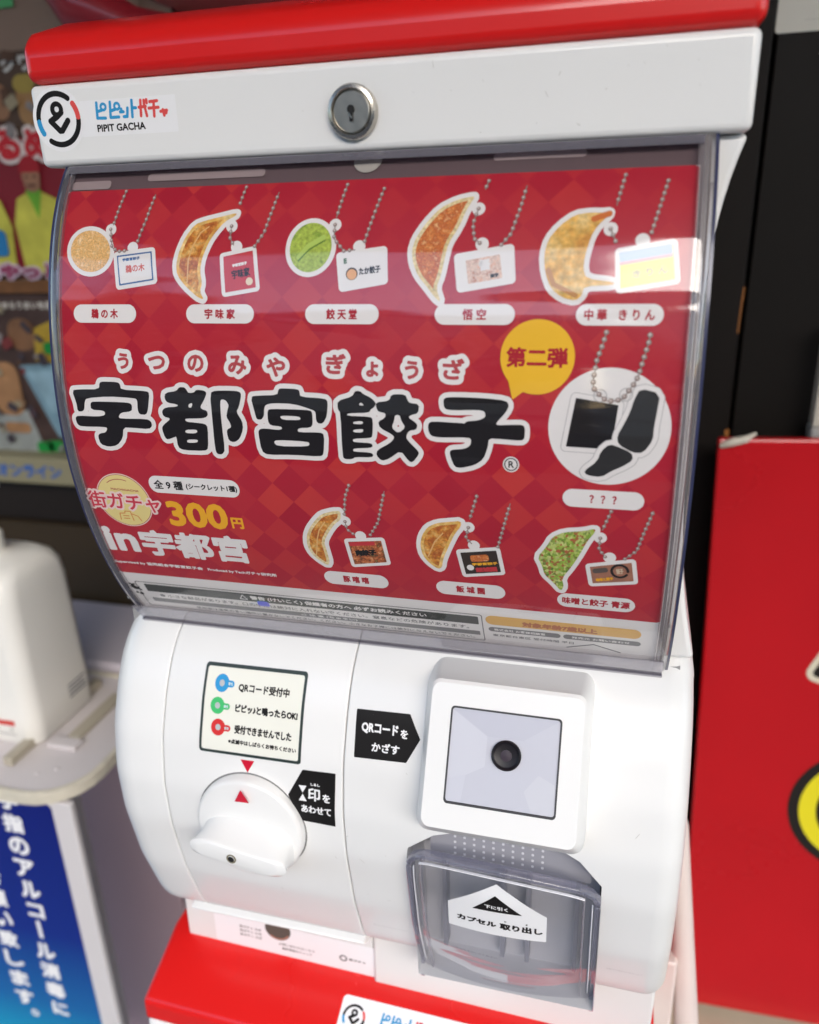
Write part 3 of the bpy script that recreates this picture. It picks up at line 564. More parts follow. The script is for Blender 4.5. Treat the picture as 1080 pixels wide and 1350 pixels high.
# keychains
GM = [M_gyD, M_gyA, M_gyE, M_gyB, M_gyC, M_gyA, M_gyA, M_gyF]
def path_pts(P_, step):
    P_ = [np.array(p, float) for p in P_]; out = []; carry = 0
    for a, b in zip(P_, P_[1:]):
        l = np.linalg.norm(b-a); t = carry
        while t < l: out.append(tuple(a+(b-a)*t/l)); t += step
        carry = t-l
    return out
def chain(parent, paths, h, step=2.5, r=.82):
    A = []; Bd = []; L = []
    for p in paths:
        A.append(Shape().stroke(p, .22))
        for q in path_pts(p, step): Bd.append(Shape().disc(q, r)); L.append(Shape().disc((q[0]-.12, q[1]+.18), r*.48))
    flat('chain_line', A, poster, h, M_bead, parent, .22); flat('chain_beads', Bd, poster, h+.03, M_bead, parent, .26); flat('bead_shine', L, poster, h+.06, M_beadl, parent, .2)
for i, (gy, r1, cd, r2, ca, lk, cb) in enumerate(kc):
    gy, cd, ca, lk, cb = map(neg, (gy, cd, ca, lk, cb)); r1 = (r1[0], -r1[1]); r2 = (r2[0], -r2[1])
    gy = chaikin(gy)
    o = Shape().poly(gy); o.grow = 1.9
    st_ = flat('dumpling_sticker', [o], poster, .13, M_paper, CARD, .35)
    lobe = Shape().disc(r1, 2.6); flat('ring_lobe', [lobe], poster, .15, M_paper, st_, .3)
    e = Shape().poly(gy); e.grow = -.05
    flat('dough_edge', [e], poster, .19, M_gyC if i in (1, 4, 6) else (M_doughedge if i not in (2, 0, 7) else GM[i]), st_, .35)
    b = Shape().poly(gy); b.grow = -1.5 if i in (1, 3, 5, 6) else (-.3)
    if i == 4: b.grow = -3.0
    flat('fried_face', [b], poster, .25, M_gyC if i == 4 else GM[i], st_, .35)
    if i == 0:
        for rr in (3.4,): flat('dough_fold', [Shape().stroke(ngon_path((sum(p[0] for p in gy)/len(gy), sum(p[1] for p in gy)/len(gy)), rr, 20+rr*30, 300+rr*30), .28)], poster, .29, mat_once('fold_brown', (.74, .48, .20)), st_, .2)
    if i == 2:
        c = (sum(p[0] for p in gy)/len(gy), sum(p[1] for p in gy)/len(gy))
        flat('dough_fold', [Shape().stroke([(c[0]-5, c[1]-4), (c[0]-1, c[1]+.5), (c[0]+5.5, c[1]+4)], 1.0)], poster, .29, mat_once('fold_green', (.45, .62, .12)), st_, .25)
        flat('fold_crease', [Shape().stroke([(c[0]-5, c[1]-5.4), (c[0]-.5, c[1]-.9), (c[0]+6, c[1]+2.6)], .3)], poster, .3, mat_once('crease_green', (.12, .24, .03)), st_, .2)
    if i == 4:
        a_ = ((gy[0][0]+gy[-1][0])/2, (gy[0][1]+gy[-1][1])/2); src_ = neg(kc[4][0]); t0 = ((src_[0][0]+src_[-1][0])/2, (src_[0][1]+src_[-1][1])/2); t1 = ((src_[2][0]+src_[-2][0])/2, (src_[2][1]+src_[-2][1])/2)
        flat('prawn_tail', [Shape().stroke([t0, t1], 1.15)], poster, .28, mat_once('tail_orange', (.62, .16, .03)), st_, .2)
        flat('browned_edge', [Shape().stroke([(src_[7][0]+1.2, src_[7][1]+1.0), (src_[8][0]+1, src_[8][1]+1.6), (src_[10][0], src_[10][1]+2.0)], .9)], poster, .28, mat_once('edge_brown', (.55, .27, .09)), st_, .2)
    if i in (1, 5, 6):
        src_ = neg(kc[i][0]); m0 = len(src_)//5
        flat('dough_pleat', [Shape().stroke([((src_[k][0]*.55+src_[-1-k][0]*.45), (src_[k][1]*.55+src_[-1-k][1]*.45)) for k in range(2, len(src_)//2-1)], .3)], poster, .29, mat_once('pleat_pale', (.74, .46, .18)), st_, .2)
    c = Shape().poly(cd); c.grow = 1.7
    cs = flat('card_sticker', [c, ], poster, .20, M_paper, CARD, .35)
    flat('ring_lobe', [Shape().disc(r2, 2.6)], poster, .18, M_paper, cs, .3)
    cx = sum(p[0] for p in cd)/4; cy = sum(p[1] for p in cd)/4; ang = math.atan2(cd[1][1]-cd[0][1], cd[1][0]-cd[0][0])
    w = math.hypot(cd[1][0]-cd[0][0], cd[1][1]-cd[0][1]); hh = math.hypot(cd[3][0]-cd[0][0], cd[3][1]-cd[0][1])
    def at(a, b_): return (cx+a*w*math.cos(ang)-b_*hh*math.sin(ang), cy+a*w*math.sin(ang)+b_*hh*math.cos(ang))
    def inner(g, mm, h=.26, src=None):
        q = Shape().poly(src or cd); q.grow = g; return flat('card_print', [q], poster, h, mm, cs, .3)
    if i == 0:
        inner(0, M_cardblue); inner(-.65, M_paper, .29)
        flat('card_lettering', text('鵜の木', *at(0, 0), w*.55, 3.4, .1, ang), poster, .34, mat_once('card_text_red', (.62, .12, .08)), cs, .14)
        flat('card_note', text('宇都宮餃子', *at(-.1, .32), w*.5, 1.4, .08, ang), poster, .34, M_cardblue, cs, .12)
    elif i == 1:
        inner(0, M_cardred); flat('card_lettering', text('宇味家', *at(.05, -.05), w*.62, 3.8, .12, ang), poster, .34, M_ink, cs, .14)
        flat('card_note', text('宇都宮餃子', *at(.05, .2), w*.5, 1.4, .1, ang), poster, .34, M_paper, cs, .12)
        flat('card_dumpling', [Shape().disc(at(.3, -.32), 1.6)], poster, .34, mat_once('pale_bun', (.8, .68, .5)), cs, .2)
    elif i == 2:
        flat('card_lettering', text('たか餃子', *at(.17, -.08), w*.5, 3.0, .12, ang), poster, .34, M_ink, cs, .13)
        flat('card_dumpling', [Shape().disc(at(-.25, -.12), 2.5)], poster, .34, M_ink, cs, .2)
        flat('card_dumpling_face', [Shape().disc(at(-.25, -.14), 2.1)], poster, .37, mat_once('bun_orange', (.78, .40, .16)), cs, .2)
        flat('card_note', text('餃天', *at(-.38, .32), 1.4, 2.4, .08, ang+0), poster, .34, mat_once('note_green', (.05, .15, .06)), cs, .12)
    elif i == 3:
        q = Shape().rrect(*at(-.02, -.02), w*.66, hh*.78, .3, ang); flat('card_print', [q], poster, .26, M_cardpic2, cs, .3)
        flat('card_lettering', text('悟', *at(0, .12), 4.6, 4.4, .35, ang), poster, .33, M_paper, cs, .15)
        flat('card_note', text('餃子', *at(.17, -.28), 3.4, 1.6, .15, ang), poster, .34, M_ink, cs, .12)
    elif i == 4:
        inner(0, M_cyel); q = Shape().poly([at(-.5, .5), at(.5, .5), at(.5, .22), at(-.5, .22)]); flat('card_print', [q], poster, .30, mat_once('card_light_blue', (.35, .50, .70)), cs, .3)
        q = Shape().poly([at(-.5, .22), at(.5, .22), at(.5, .14), at(-.5, .14)]); flat('card_print', [q], poster, .30, mat_once('card_pink', (.80, .35, .40)), cs, .3)
        flat('card_lettering', text('き り ん', *at(.05, -.17), w*.66, 3.0, .15, ang), poster, .34, mat_once('card_grey', (.45, .42, .20)), cs, .14)
    else:
        base = {5: M_cardpic, 6: mat_once('card_black', (.03, .02, .015)), 7: M_card3}[i]
        inner(-.1, base)
        if i == 5:
            flat('card_lettering', text('肉餃子', *at(-.05, .0), w*.62, 3.6, .3, ang), poster, .34, M_ink, cs, .14)
            q = Shape().poly([at(-.46, .46), at(.3, .46), at(.3, .3), at(-.46, .3)]); flat('card_strip', [q], poster, .33, M_cardred, cs, .3)
        if i == 6:
            flat('card_food', [Shape().rrect(*at(.0, .2), w*.5, 3.6, 1.0, ang)], poster, .33, M_gyB, cs, .25)
            flat('card_lettering', text('飯城園', *at(.1, -.32), w*.6, 2.8, .25, ang), poster, .34, M_cardred, cs, .14)
            flat('card_note', text('宇都宮餃子', *at(.1, -.06), w*.7, 1.6, .1, ang), poster, .34, M_gold, cs, .12)
            flat('card_figure', [Shape().disc(at(-.32, -.2), 1.6)], poster, .33, M_paper, cs, .2)
        if i == 7:
            flat('card_ring', [Shape().stroke(ngon_path(at(.2, .1), 3.3, 0, 330), .55)], poster, .34, M_ink, cs, .16)
            flat('card_lettering', text('餃子', *at(.2, .1), 3.0, 3.0, .15, ang), poster, .34, mat_once('card_tan', (.62, .50, .35)), cs, .14)
            flat('card_note', text('味噌と餃子', *at(-.2, -.28), w*.42, 1.8, .12, ang), poster, .34, M_gold, cs, .12)
            flat('card_dish', [Shape().rrect(*at(-.25, .25), 6.4, 2.6, 1.1, ang)], poster, .34, mat_once('dish_grey', (.10, .08, .07)), cs, .2)
    chain(CARD, [ca, lk, cb], .40+.0*i)
# secret keychain
u, s = P['circ']
flat('secret_disc', [Shape().disc((107.6, -111.4), 22.9)], poster, .13, M_paper, CARD, .4)
Q = [neg(L) for L in secret]
hair = mat_once('hairline_grey', (.42, .42, .42))
a = Shape().poly(Q[0]); a.grow = 2.1; b = Shape().poly(Q[0]); b.grow = 1.85
flat('secret_card_outline', [a], poster, .18, hair, CARD, .3); flat('secret_card_border', [b], poster, .21, M_paper, CARD, .3)
a = Shape().poly(Q[0]); flat('secret_card_silhouette', [a], poster, .25, M_inkp, CARD, .3)
a = Shape().poly(chaikin(Q[1])).poly(chaikin(Q[2])); a.grow = 2.1; b = Shape().poly(chaikin(Q[1])).poly(chaikin(Q[2])); b.grow = 1.85
flat('secret_dumpling_outline', [a], poster, .29, hair, CARD, .3); flat('secret_dumpling_border', [b], poster, .32, M_paper, CARD, .3)
flat('secret_dumpling_silhouette', [Shape().poly(chaikin(Q[1]))], poster, .36, mat_once('soft_black', (.025, .025, .025)), CARD, .3)
flat('secret_dumpling_silhouette', [Shape().poly(chaikin(Q[2]))], poster, .36, mat_once('soft_black', (.025, .025, .025)), CARD, .3)
for k in (6, 10): flat('ring_lobe', [Shape().disc(Q[3][k], 2.5).cut_disc(Q[3][k], 2.2)], poster, .38, hair, CARD, .15)
chain(CARD, [Q[3]], .42, 2.7, 1.0)

# lower left block
def q(k): return (P[k][0], -P[k][1])
lx, ly = -114.6, -156.8
flat('town_logo_edge', [Shape().disc((lx, ly), 14.6)], poster, .13, mat_once('logo_pale_pink', (.80, .62, .55)), CARD, .35)
flat('town_logo_line', [Shape().disc((lx, ly), 14.1)], poster, .16, mat_once('logo_brown', (.45, .12, .08)), CARD, .35)
flat('town_logo_disc', [Shape().disc((lx, ly), 13.8)], poster, .19, M_logoy, CARD, .35)
flat('town_logo_arc', [Shape().stroke(ngon_path((lx, ly), 11.6, 70, 125), .2)], poster, .22, mat_once('logo_brown', (.45, .12, .08)), CARD, .15)
flat('town_logo_houses', [Shape().stroke(l, .26) for l in ([(lx-5, ly-11), (lx-4.6, ly-7.2), (lx-1.8, ly-7.0), (lx-1.4, ly-5.8), (lx+1.5, ly-5.8), (lx+2, ly-11)], [(lx+2, ly-7.2), (lx+5, ly-8.3), (lx+6.3, ly-11)], [(lx-3, ly-8.5), (lx, ly-8.5)], [(lx-3, ly-10), (lx, ly-10)])], poster, .22, mat_once('logo_orange', (.65, .25, .05)), CARD, .15)
flat('town_lettering_edge', text('街ガチャ', -115.0, -157.2, 38.5, 9.4, .1, -.03, grow=1.15, gap=.8), poster, .25, mat_once('logo_pale_pink2', (.84, .66, .62)), CARD, .25)
flat('town_lettering', text('街ガチャ', -115.0, -157.2, 38.5, 9.4, .2, -.03), poster, .30, mat_once('logo_crimson', (.62, .04, .07)), CARD, .16)
flat('town_lettering_small', text('MACHIGACHA', -112.5, -150.6, 15, 1.1, .05, -.03), poster, .33, mat_once('logo_brown', (.45, .12, .08)), CARD, .12)
flat('count_pill', [Shape().rrect(-75.4, -146.5, 46.2, 8.8, 4.3)], poster, .3, M_paper, CARD, .35)
flat('count_lettering', text('全 9 種', -88.4, -146.5, 15.0, 4.7, .14), poster, .36, M_inkp, CARD, .16)
flat('count_note', text('(シークレット1種)', -66.4, -146.7, 25.8, 3.6, .12), poster, .36, M_inkp, CARD, .13)
for k in range(2): pass
flat('price_lettering', text('300', -77.2, -162.2, 31.2, 14.2, .75), poster, .14, M_gold, CARD, .25)
flat('price_unit', text('円', -57.2, -165.0, 6.2, 6.2, .3), poster, .14, M_gold, CARD, .18)
flat('place_lettering', text('in', -124.4, -180.4, 18.5, 15.4, 1.0), poster, .14, M_paper, CARD, .25)
flat('place_lettering', text('宇都宮', -84.2, -181.2, 58.0, 16.8, .75), poster, .14, M_paper, CARD, .25)
flat('credit_lettering', text('Supervised by 協同組合宇都宮餃子会', -109.0, -196.2, 50.0, 2.5, .1), poster, .14, M_paper, CARD, .14)
flat('credit_lettering', text('Produced by Techガチャ研究所', -62.8, -196.2, 37.0, 2.5, .1), poster, .14, M_paper, CARD, .14)
# warning block on the white foot of the card
flat('warning_box_line', [Shape().rrect(-37, -222.0, 184, 22.5, 1.2).cut_rrect(-37, -222.0, 183, 21.5, .9)], poster, .12, M_greyink, CARD, .25)
flat('warning_stripe', [Shape().rrect(-35.5, -215.6, 177, 6.2, .1)], poster, .12, M_darkstripe, CARD, .5)
flat('warning_heading', text('警告 (けいこく) 保護者の方へ 必ずお読みください', -18, -215.6, 92, 3.6, .12), poster, .18, M_paper, CARD, .16)
flat('warning_heading', [Shape().stroke([(-70, -217.2), (-68, -213.8), (-66, -217.2), (-70, -217.2)], .22)], poster, .18, M_paper, CARD, .16)
flat('warning_text', text('● 小さな部品があります。口の中には絶対に入れないでください。窒息などの危険があります。', -35, -221.6, 166, 2.9, .06), poster, .14, M_greyink, CARD, .18)
flat('caution_stripe', [Shape().rrect(-35.5, -226.2, 177, 3.6, .1)], poster, .12, M_greyink, CARD, .5)
flat('caution_heading', text('ご 注 意 (ちゅうい)', -24, -226.2, 30, 2.3, .08), poster, .16, M_paper, CARD, .14)
flat('caution_text', text('使用後は湿気の多い場所に置かないでください。ください。小さなお子様には絶対に与えないでください。', -25, -230.2, 150, 2.4, .05), poster, .14, M_greyink, CARD, .18)
flat('child_warning_icon', [Shape().disc((-130.3, -215.6), 2.5).cut_disc((-129.4, -215.0), 1.3), Shape().stroke([(-132.6, -213.2), (-127.6, -218.2)], .5), Shape().disc((-128.8, -221.5), 1.2), Shape().disc((-131.2, -220.8), .9)], poster, .14, M_ink, CARD, .16)
flat('violet_spot', [Shape().rrect(-58, -219.8, 6.4, 4.4, 1.2)], poster, .15, M_violet, CARD, .2)
flat('age_strip', [Shape().rrect(91.5, -214.2, 70, 7.0, 3.4)], poster, .12, M_mustard, CARD, .4)
flat('age_lettering', text('対象年齢7歳以上', 90.5, -215.0, 34, 3.9, .25), poster, .17, mat_once('age_brown', (.45, .14, .05)), CARD, .16)
for cx, w in ((74.2, 33.6), (109.5, 34.5)): flat('maker_strip', [Shape().rrect(cx, -221.6, w, 3.7, 1.8)], poster, .12, M_greyink, CARD, .3)
flat('maker_lettering', text('株式会社 お客様相談室', 72, -221.6, 24, 2.0, .05), poster, .17, M_paper, CARD, .14)
flat('maker_lettering', text('発売元 お問い合わせ', 109, -221.6, 26, 1.8, .05), poster, .17, M_paper, CARD, .14)
flat('maker_note', text('東京都台東区 受付時間 平日', 78, -226.6, 38, 2.2, .04), poster, .14, M_greyink, CARD, .16)
flat('recycle_mark', [Shape().stroke([(94, -231), (106, -226), (118, -231)], .4)], poster, .14, M_greyink, CARD, .2)

# ------------------------------------------------------------------ clear cover
V = []; n = 90
A = [[cover_pt(-134.0, 249.2*k/n, 0, 0), cover_pt(134.0, 249.2*k/n, 0, 0)] for k in range(n+1)]
COVER_OB = loft('clear_cover', A, M_clear, MACH, False, False, 180, closed=False)
for sg in (-1, 1):
    sec = [(.1330, 0), (.1352, .0001), (.1373, .0008), (.1389, .0022), (.1399, .0042), (.1401, .0080), (.1401, .0185), (.1380, .0185), (.1380, .0085), (.1372, .0052), (.1356, .0032), (.1330, .0024)]
    A = []
    for k in range(n+1):
        p = cover_pt(0, 249.2*k/n, 0, 0); A.append([(sg*x, p[1]+d, p[2]) for x, d in sec])
    ce = loft('cover_edge', A, M_rim, COVER_OB, smooth=40)
    for x0, x1, d0, mm in ((.1391, .1403, .0028, M_navy), (.1362, .1366, .0045, M_streak), (.1376, .1380, .0075, mat_once('taupe_refraction_streak', (.22, .15, .13)))):  # opaque bars paint the streaks refracted in the rounded clear edge
        loft('refraction_line', [[(sg*x, p[1]+d, p[2]) for x, d in ((x0, d0), (x1, d0), (x1, d0+.004), (x0, d0+.004))] for p in (cover_pt(0, 249.0*k/n, 0, 0) for k in range(n+1))], mm, COVER_OB, smooth=40)
o = strip('cover_foot', -137.5, 137.5, 232.0, 246.2, -.0016, .0012, M_lip, 16, parent=COVER_OB)
o = strip('cover_foot_edge', -137.7, 137.7, 246.3, 249.4, -.0028, .0035, M_lipd, 4, parent=COVER_OB)
o = strip('cover_top_edge', -135.0, 135.0, .3, 4.6, -.0008, .0030, M_lipd, 6, parent=COVER_OB)

# ------------------------------------------------------------------ coin / dial drum
def drum_profile(ins):
    pts = [(.055, -.2570+0*ins), (.012, -.2575)]
    for z in np.linspace(DZ[-1], DZ[0], 64): pts.append((drum_y(z), z))
    yb = drum_y(DZ[0]); pts += [(yb+.004, DZ[0]-.0028), (yb+.012, DZ[0]-.0040), (.055, DZ[0]-.0040)]
    P_ = np.array(pts)
    if ins > 0:
        T = np.gradient(P_, axis=0); T /= np.linalg.norm(T, axis=1)[:, None]
        N = np.stack([-T[:, 1], T[:, 0]], 1)     # points outwards (-y) for a profile running down
        c = np.array([.03, -.35]); s_ = np.sign(((P_-c)*N).sum(1)); N *= s_[:, None]
        P_ = P_-N*ins
        P_[0, 0] = P_[-1, 0] = .055
    return [(float(a), float(b)) for a, b in P_]
def drum_part(name, x0, x1, r0, r1, m, parent, depth=.055):
    A = [(x0+r0*(1-math.sin(k/6*PI/2)), r0*(1-math.cos(k/6*PI/2))) for k in range(7)][::-1]
    B_ = [(x1-r1*(1-math.sin(k/6*PI/2)), r1*(1-math.cos(k/6*PI/2))) for k in range(7)]
    loops = [[(x, y, z) for y, z in drum_profile(i)] for x, i in A+B_]
    return loft(name, loops, m, parent, smooth=38)
drum_part('end_cap', -.1532, -.1144, .020, .0008, M_white, MACH)
drum_part('dial_drum', -.1138, -.0123, .0008, .0008, M_white, MACH)
DR = drum_part('door_drum', -.0117, .1532, .0008, .012, M_white, MACH)
box('drum_core', (-.148, .006, -.442), (.146, .26, -.262), M_groove, MACH)
# opening for the door
OPN = [(20.8, -363), (21.5, -357), (35.0, -346.2), (50, -341), (95.5, -341), (106.3, -347), (117.0, -360), (117.5, -452), (22, -452)]
bm = bmesh.new(); a = [bm.verts.new((x*MM, -.08, z*MM)) for x, z in OPN]; b = [bm.verts.new((x*MM, .03, z*MM)) for x, z in OPN]
bm.faces.new(a); bm.faces.new(b[::-1])
for i in range(len(OPN)): bm.faces.new((a[i], b[i], b[(i+1) % len(OPN)], a[(i+1) % len(OPN)]))
bmesh.ops.recalc_face_normals(bm, faces=bm.faces); cm = bpy.data.meshes.new('cut'); bm.to_mesh(cm); bm.free()
cut = bpy.data.objects.new('cut', cm); COL.objects.link(cut)
md = DR.modifiers.new('Opening', 'BOOLEAN'); md.object = cut; md.operation = 'DIFFERENCE'; md.solver = 'EXACT'
dg = bpy.context.evaluated_depsgraph_get(); dg.update(); nm = bpy.data.meshes.new_from_object(DR.evaluated_get(dg)); DR.modifiers.clear(); DR.data = nm; nm.name = 'door_drum'
bpy.data.objects.remove(cut)
for p in nm.polygons: p.use_smooth = True
nm.set_sharp_from_angle(angle=math.radians(38))
# chute behind the door
ch = loft('capsule_chute', [[(x*MM*.985+.001, y, z*MM) for x, z in OPN] for y in (-.030, -.006)], M_chute, MACH, False, True, 30)
chi = prism('chute_back', [(-.0100, -.345), (-.0045, -.352), (.0005, -.452), (.003, -.452), (.003, -.340)], .0225, .1165, M_chute, ch)
for x in (.0335, .0655, .079, .1045): box('chute_rib', (x, -.0140, -.446), (x+.0022, -.004, -.368), M_chute2, ch)
box('chute_top', (.031, -.0280, -.3685), (.112, -.010, -.3425), M_chute2, ch)
dots = [Shape().rrect(44+i*4.9, -353.0-j*3.6, 1.3, 1.5, .3) for i in range(10) for j in range(4)]
flat('chute_dots', dots, lambda u, v, h: (u*MM, -.0280-h*MM, v*MM), .25, mat_once('dot_grey', (.66, .66, .70)), ch, .3)

# door sheet
def door_map(u, v, h):
    z = v*MM; t = (u-70)/48.0
    y = drum_y(max(z, -.4472)) if z > -.4472 else drum_y(-.4472)-.0015*0
    return (u*MM, y-.0045-.0065*(1-t*t)-h*MM, z)
def door_top(u): t = (u-66)/50.0; return -352.0-7.5*t*t-1.5*t-7.0*abs((u-69.5)/47.5)**14
bm = bmesh.new(); NX, NZ = 28, 20; gv = []
for i in range(NX+1):
    u = 22.5+(116.5-22.5)*i/NX; zt = door_top(u); e = abs(2*i/NX-1)**10; zb = -454+e*4
    gv.append([bm.verts.new(door_map(u, zt+(zb-zt)*j/NZ, 0)) for j in range(NZ+1)])
for i in range(NX):
    for j in range(NZ): bm.faces.new((gv[i][j], gv[i][j+1], gv[i+1][j+1], gv[i+1][j]))
bmesh.ops.recalc_face_normals(bm, faces=bm.faces)
me = bpy.data.meshes.new('capsule_door'); bm.to_mesh(me); bm.free(); DOOR = link('capsule_door', me, M_door, MACH, 180)
per = [door_map(22.5+(116.5-22.5)*i/NX, door_top(22.5+(116.5-22.5)*i/NX), -.6) for i in range(NX+1)]
def ribbon(name, pts, w, d, m, parent):   # rectangular section bar along a path in x,z with depth in y
    A = []
    for i, p in enumerate(pts):
        a = Vector(pts[max(0, i-1)]); b_ = Vector(pts[min(len(pts)-1, i+1)]); t = b_-a; t.y = 0; t.normalize(); nrm = Vector((-t.z, 0, t.x)); c = Vector(p)
        A.append([c+nrm*w/2+Vector((0, -.0010, 0)), c-nrm*w/2+Vector((0, -.0010, 0)), c-nrm*w/2+Vector((0, d, 0)), c+nrm*w/2+Vector((0, d, 0))])
    o = loft(name, A, m, parent, smooth=30)
    b_ = o.modifiers.new('Bevel', 'BEVEL'); b_.width = .0006; b_.segments = 2; b_.limit_method = 'ANGLE'; return o
ribbon('door_top_rim', per, .0024, .0045, M_doorrim, DOOR)
ribbon('door_side_rim', [door_map(23.2, door_top(23)-1.5-j*5.2, 0) for j in range(20)], .0028, .007, M_doorrim, DOOR)
ribbon('door_side_rim', [door_map(115.8, door_top(116)-1.5-j*4.9, 0) for j in range(20)], .0030, .009, M_doorrim, DOOR)
ribbon('door_painted_highlight', [(p[0], p[1]-.0016, p[2]-.0022) for p in per[2:-2]], .0005, .0006, mat_once('door_highlight_pale', (.72, .72, .76)), DOOR)  # pale ribbons paint the highlights along the door's top and sides
ribbon('door_painted_highlight', [door_map(26.0, door_top(26)-4-j*5.0, .5) for j in range(18)], .0005, .0005, mat_once('door_highlight_pale', (.72, .72, .76)), DOOR)
ribbon('door_painted_highlight', [door_map(113.4, door_top(113)-4-j*5.0, .5) for j in range(17)], .0006, .0005, mat_once('door_highlight_pale', (.72, .72, .76)), DOOR)
ribbon('door_side_rim', [door_map(29.5, door_top(29)-2.5-j*5.2, 0) for j in range(19)], .0010, .003, M_lip, DOOR)
ribbon('door_side_rim', [door_map(109.5, door_top(109)-2.5-j*4.9, 0) for j in range(19)], .0010, .003, M_lip, DOOR)
flat('door_sticker', [Shape().poly([(68.4, -358.6), (92.6, -376.6), (92.4, -396.0), (43.3, -397.0), (43.6, -378.3)])], door_map, .35, M_stick, DOOR, .4)
flat('door_arrow', [Shape().poly([(67.8, -366.2), (80.9, -377.3), (56.2, -378.6)])], door_map, .45, M_ink, DOOR, .25)
flat('door_arrow_lettering', text('下に引く', 68.2, -374.6, 11.5, 2.7, .12), door_map, .52, M_stick, DOOR, .13)
flat('door_lettering', text('カプセル', 58.1, -388.0, 20.0, 4.2, .28), door_map, .45, M_ink, DOOR, .14)
flat('door_lettering', text('取り出し', 80.2, -388.2, 21.0, 5.0, .28), door_map, .45, M_ink, DOOR, .14)
flat('door_lettering_small', text('と', 72.6, -384.0, 1.0, 1.1, .08)+text('だ', 83.0, -384.0, 1.0, 1.1, .08), door_map, .45, M_ink, DOOR, .1)
flat('moulded_note', text('つまみをまわしてください', 55.5, -418.0, 24, 1.8, .03), door_map, .3, M_lip, DOOR, .13)

# lower ledge + label strip under the drum
LEDGE = prism('drum_ledge', [(-.0165, -.4560), (-.0185, -.4530), (-.0135, -.4512), (.05, -.4512), (.05, -.4560)], -.125, -.0130, M_white, MACH, .0010, 2)
prism('drum_ledge', [(-.0120, -.4600), (-.0145, -.4572), (.05, -.4565), (.05, -.4600)], -.127, -.0130, M_white, MACH, .0008, 2)
def tilted(o, ang, piv):
    Mx = Matrix.Translation(piv) @ Matrix.Rotation(math.radians(ang), 4, 'Y') @ Matrix.Translation(-Vector(piv))
    o.data.transform(Mx); return o
TL = 1.4
LSTR = tilted(prism('label_strip', [(-.0030, -.5020), (-.0030, -.4640), (.05, -.4600), (.05, -.5040)], -.1400, -.0135, M_white2, MACH, .0010, 2), TL, (0, 0, -.48))
RSTR = tilted(prism('lower_strip', [(-.0050, -.5010), (-.0050, -.4440), (.05, -.4440), (.05, -.5040)], -.0128, .1490, M_white2, MACH, .0015, 2), TL, (0, 0, -.48))
def tilt_map(yp):
    c, s_ = math.cos(math.radians(TL)), math.sin(math.radians(TL))
    def f(u, v, h):
        x, z = u*MM, v*MM+.48; return (x*c+z*s_, yp-h*MM, -x*s_+z*c-.48)
    return f
TM = tilt_map(-.0030)
flat('shop_label', [Shape().rrect(-66, -486, 108, 24, 1.0)], TM, .12, M_stick, LSTR, .5)
flat('shop_label_photo', [Shape().disc((-76, -477.0), 8.6)], TM, .2, mat_once('label_photo_dark', (.10, .09, .075)), LSTR, .3)
flat('shop_label_photo_rim', [Shape().stroke(ngon_path((-76, -477.0), 7.6, 230, 330), .5)], TM, .25, mat_once('label_photo_rim', (.45, .20, .14)), LSTR, .2)
flat('shop_label_text', [g for k in range(3) for g in text('街ガチャ 公式', -95, -481-3.4*k, 15, 2.2, .06)], TM, .2, M_greyink, LSTR, .16)
flat('shop_label_text', text('お問い合わせはこちら', -64, -488.5, 24, 2.0, .05)+text('最新情報をチェック', -64, -492, 20, 2.0, .05), TM, .2, M_greyink, LSTR, .16)
flat('shop_label_mark', [Shape().disc((-33, -488), 2.6).cut_disc((-33, -488), 1.5)]+text('街ガチャ', -24, -488, 11, 2.0, .1), TM, .2, M_greyink, LSTR, .16)

# ------------------------------------------------------------------ stickers on the drum
inf = flat('info_label', [Shape().rrect(-63.8, -298.5, 57.6, 42.0, 1.8, .012)], drum_map, .12, M_dgreen, MACH, .5)
s_ = Shape().rrect(-63.8, -298.5, 54.6, 38.8, 1.0, .012)
flat('info_label_field', [s_], drum_map, .22, M_cream, inf, .7)
for k, (c, m_, t) in enumerate((((-82.2, -286.3), (.03, .30, .62), '青色'), ((-83.3, -296.6), (.06, .50, .16), '緑色'), ((-82.0, -306.8), (.62, .03, .03), '赤色'))):
    mm = mat_once('icon_%s' % ('blue', 'green', 'red')[k], m_)
    flat('icon', [Shape().disc(c, 4.0).stroke([(c[0]+3, c[1]), (c[0]+5.6, c[1])], 1.5)], drum_map, .30, mm, inf, .25)
    flat('icon_dot', [Shape().disc(c, 1.5)], drum_map, .36, mat_once('icon_grey', (.45, .48, .50)), inf, .2)
    flat('icon_dash', text(t, c[0]+4.9, c[1], 2.6, 1.5, .05), drum_map, .36, mat_once('icon_pale', (.55, .68, .72)), inf, .12)
flat('info_lettering', text('QRコード受付中', -58.2, -287.2, 28.6, 4.2, .16), drum_map, .3, M_ink, inf, .14)
flat('info_lettering', text('ピピッ♪と鳴ったらOK!', -55.6, -296.6, 35.0, 4.0, .2), drum_map, .3, M_ink, inf, .14)
flat('info_lettering', text('受付できませんでした', -56.6, -306.6, 32.0, 4.2, .18), drum_map, .3, M_ink, inf, .14)
flat('info_lettering', text('※点滅中はしばらくお待ちください', -56.6, -312.6, 38.0, 2.3, .12), drum_map, .3, M_ink, inf, .11)
M_tri = mat('triangle_red', (.58, .005, .03), .4)
flat('red_mark', [Shape().poly([(-68.4, -321.3), (-60.6, -321.1), (-64.6, -328.0)])], drum_map, .12, M_tri, MACH, .25)
ar1 = flat('arrow_sticker', [Shape().poly([(-41.9, -336.5), (-33.8, -321.6), (-15.9, -321.0), (-16.6, -351.4), (-34.8, -351.0)])], drum_map, .12, M_ink, MACH, .5)
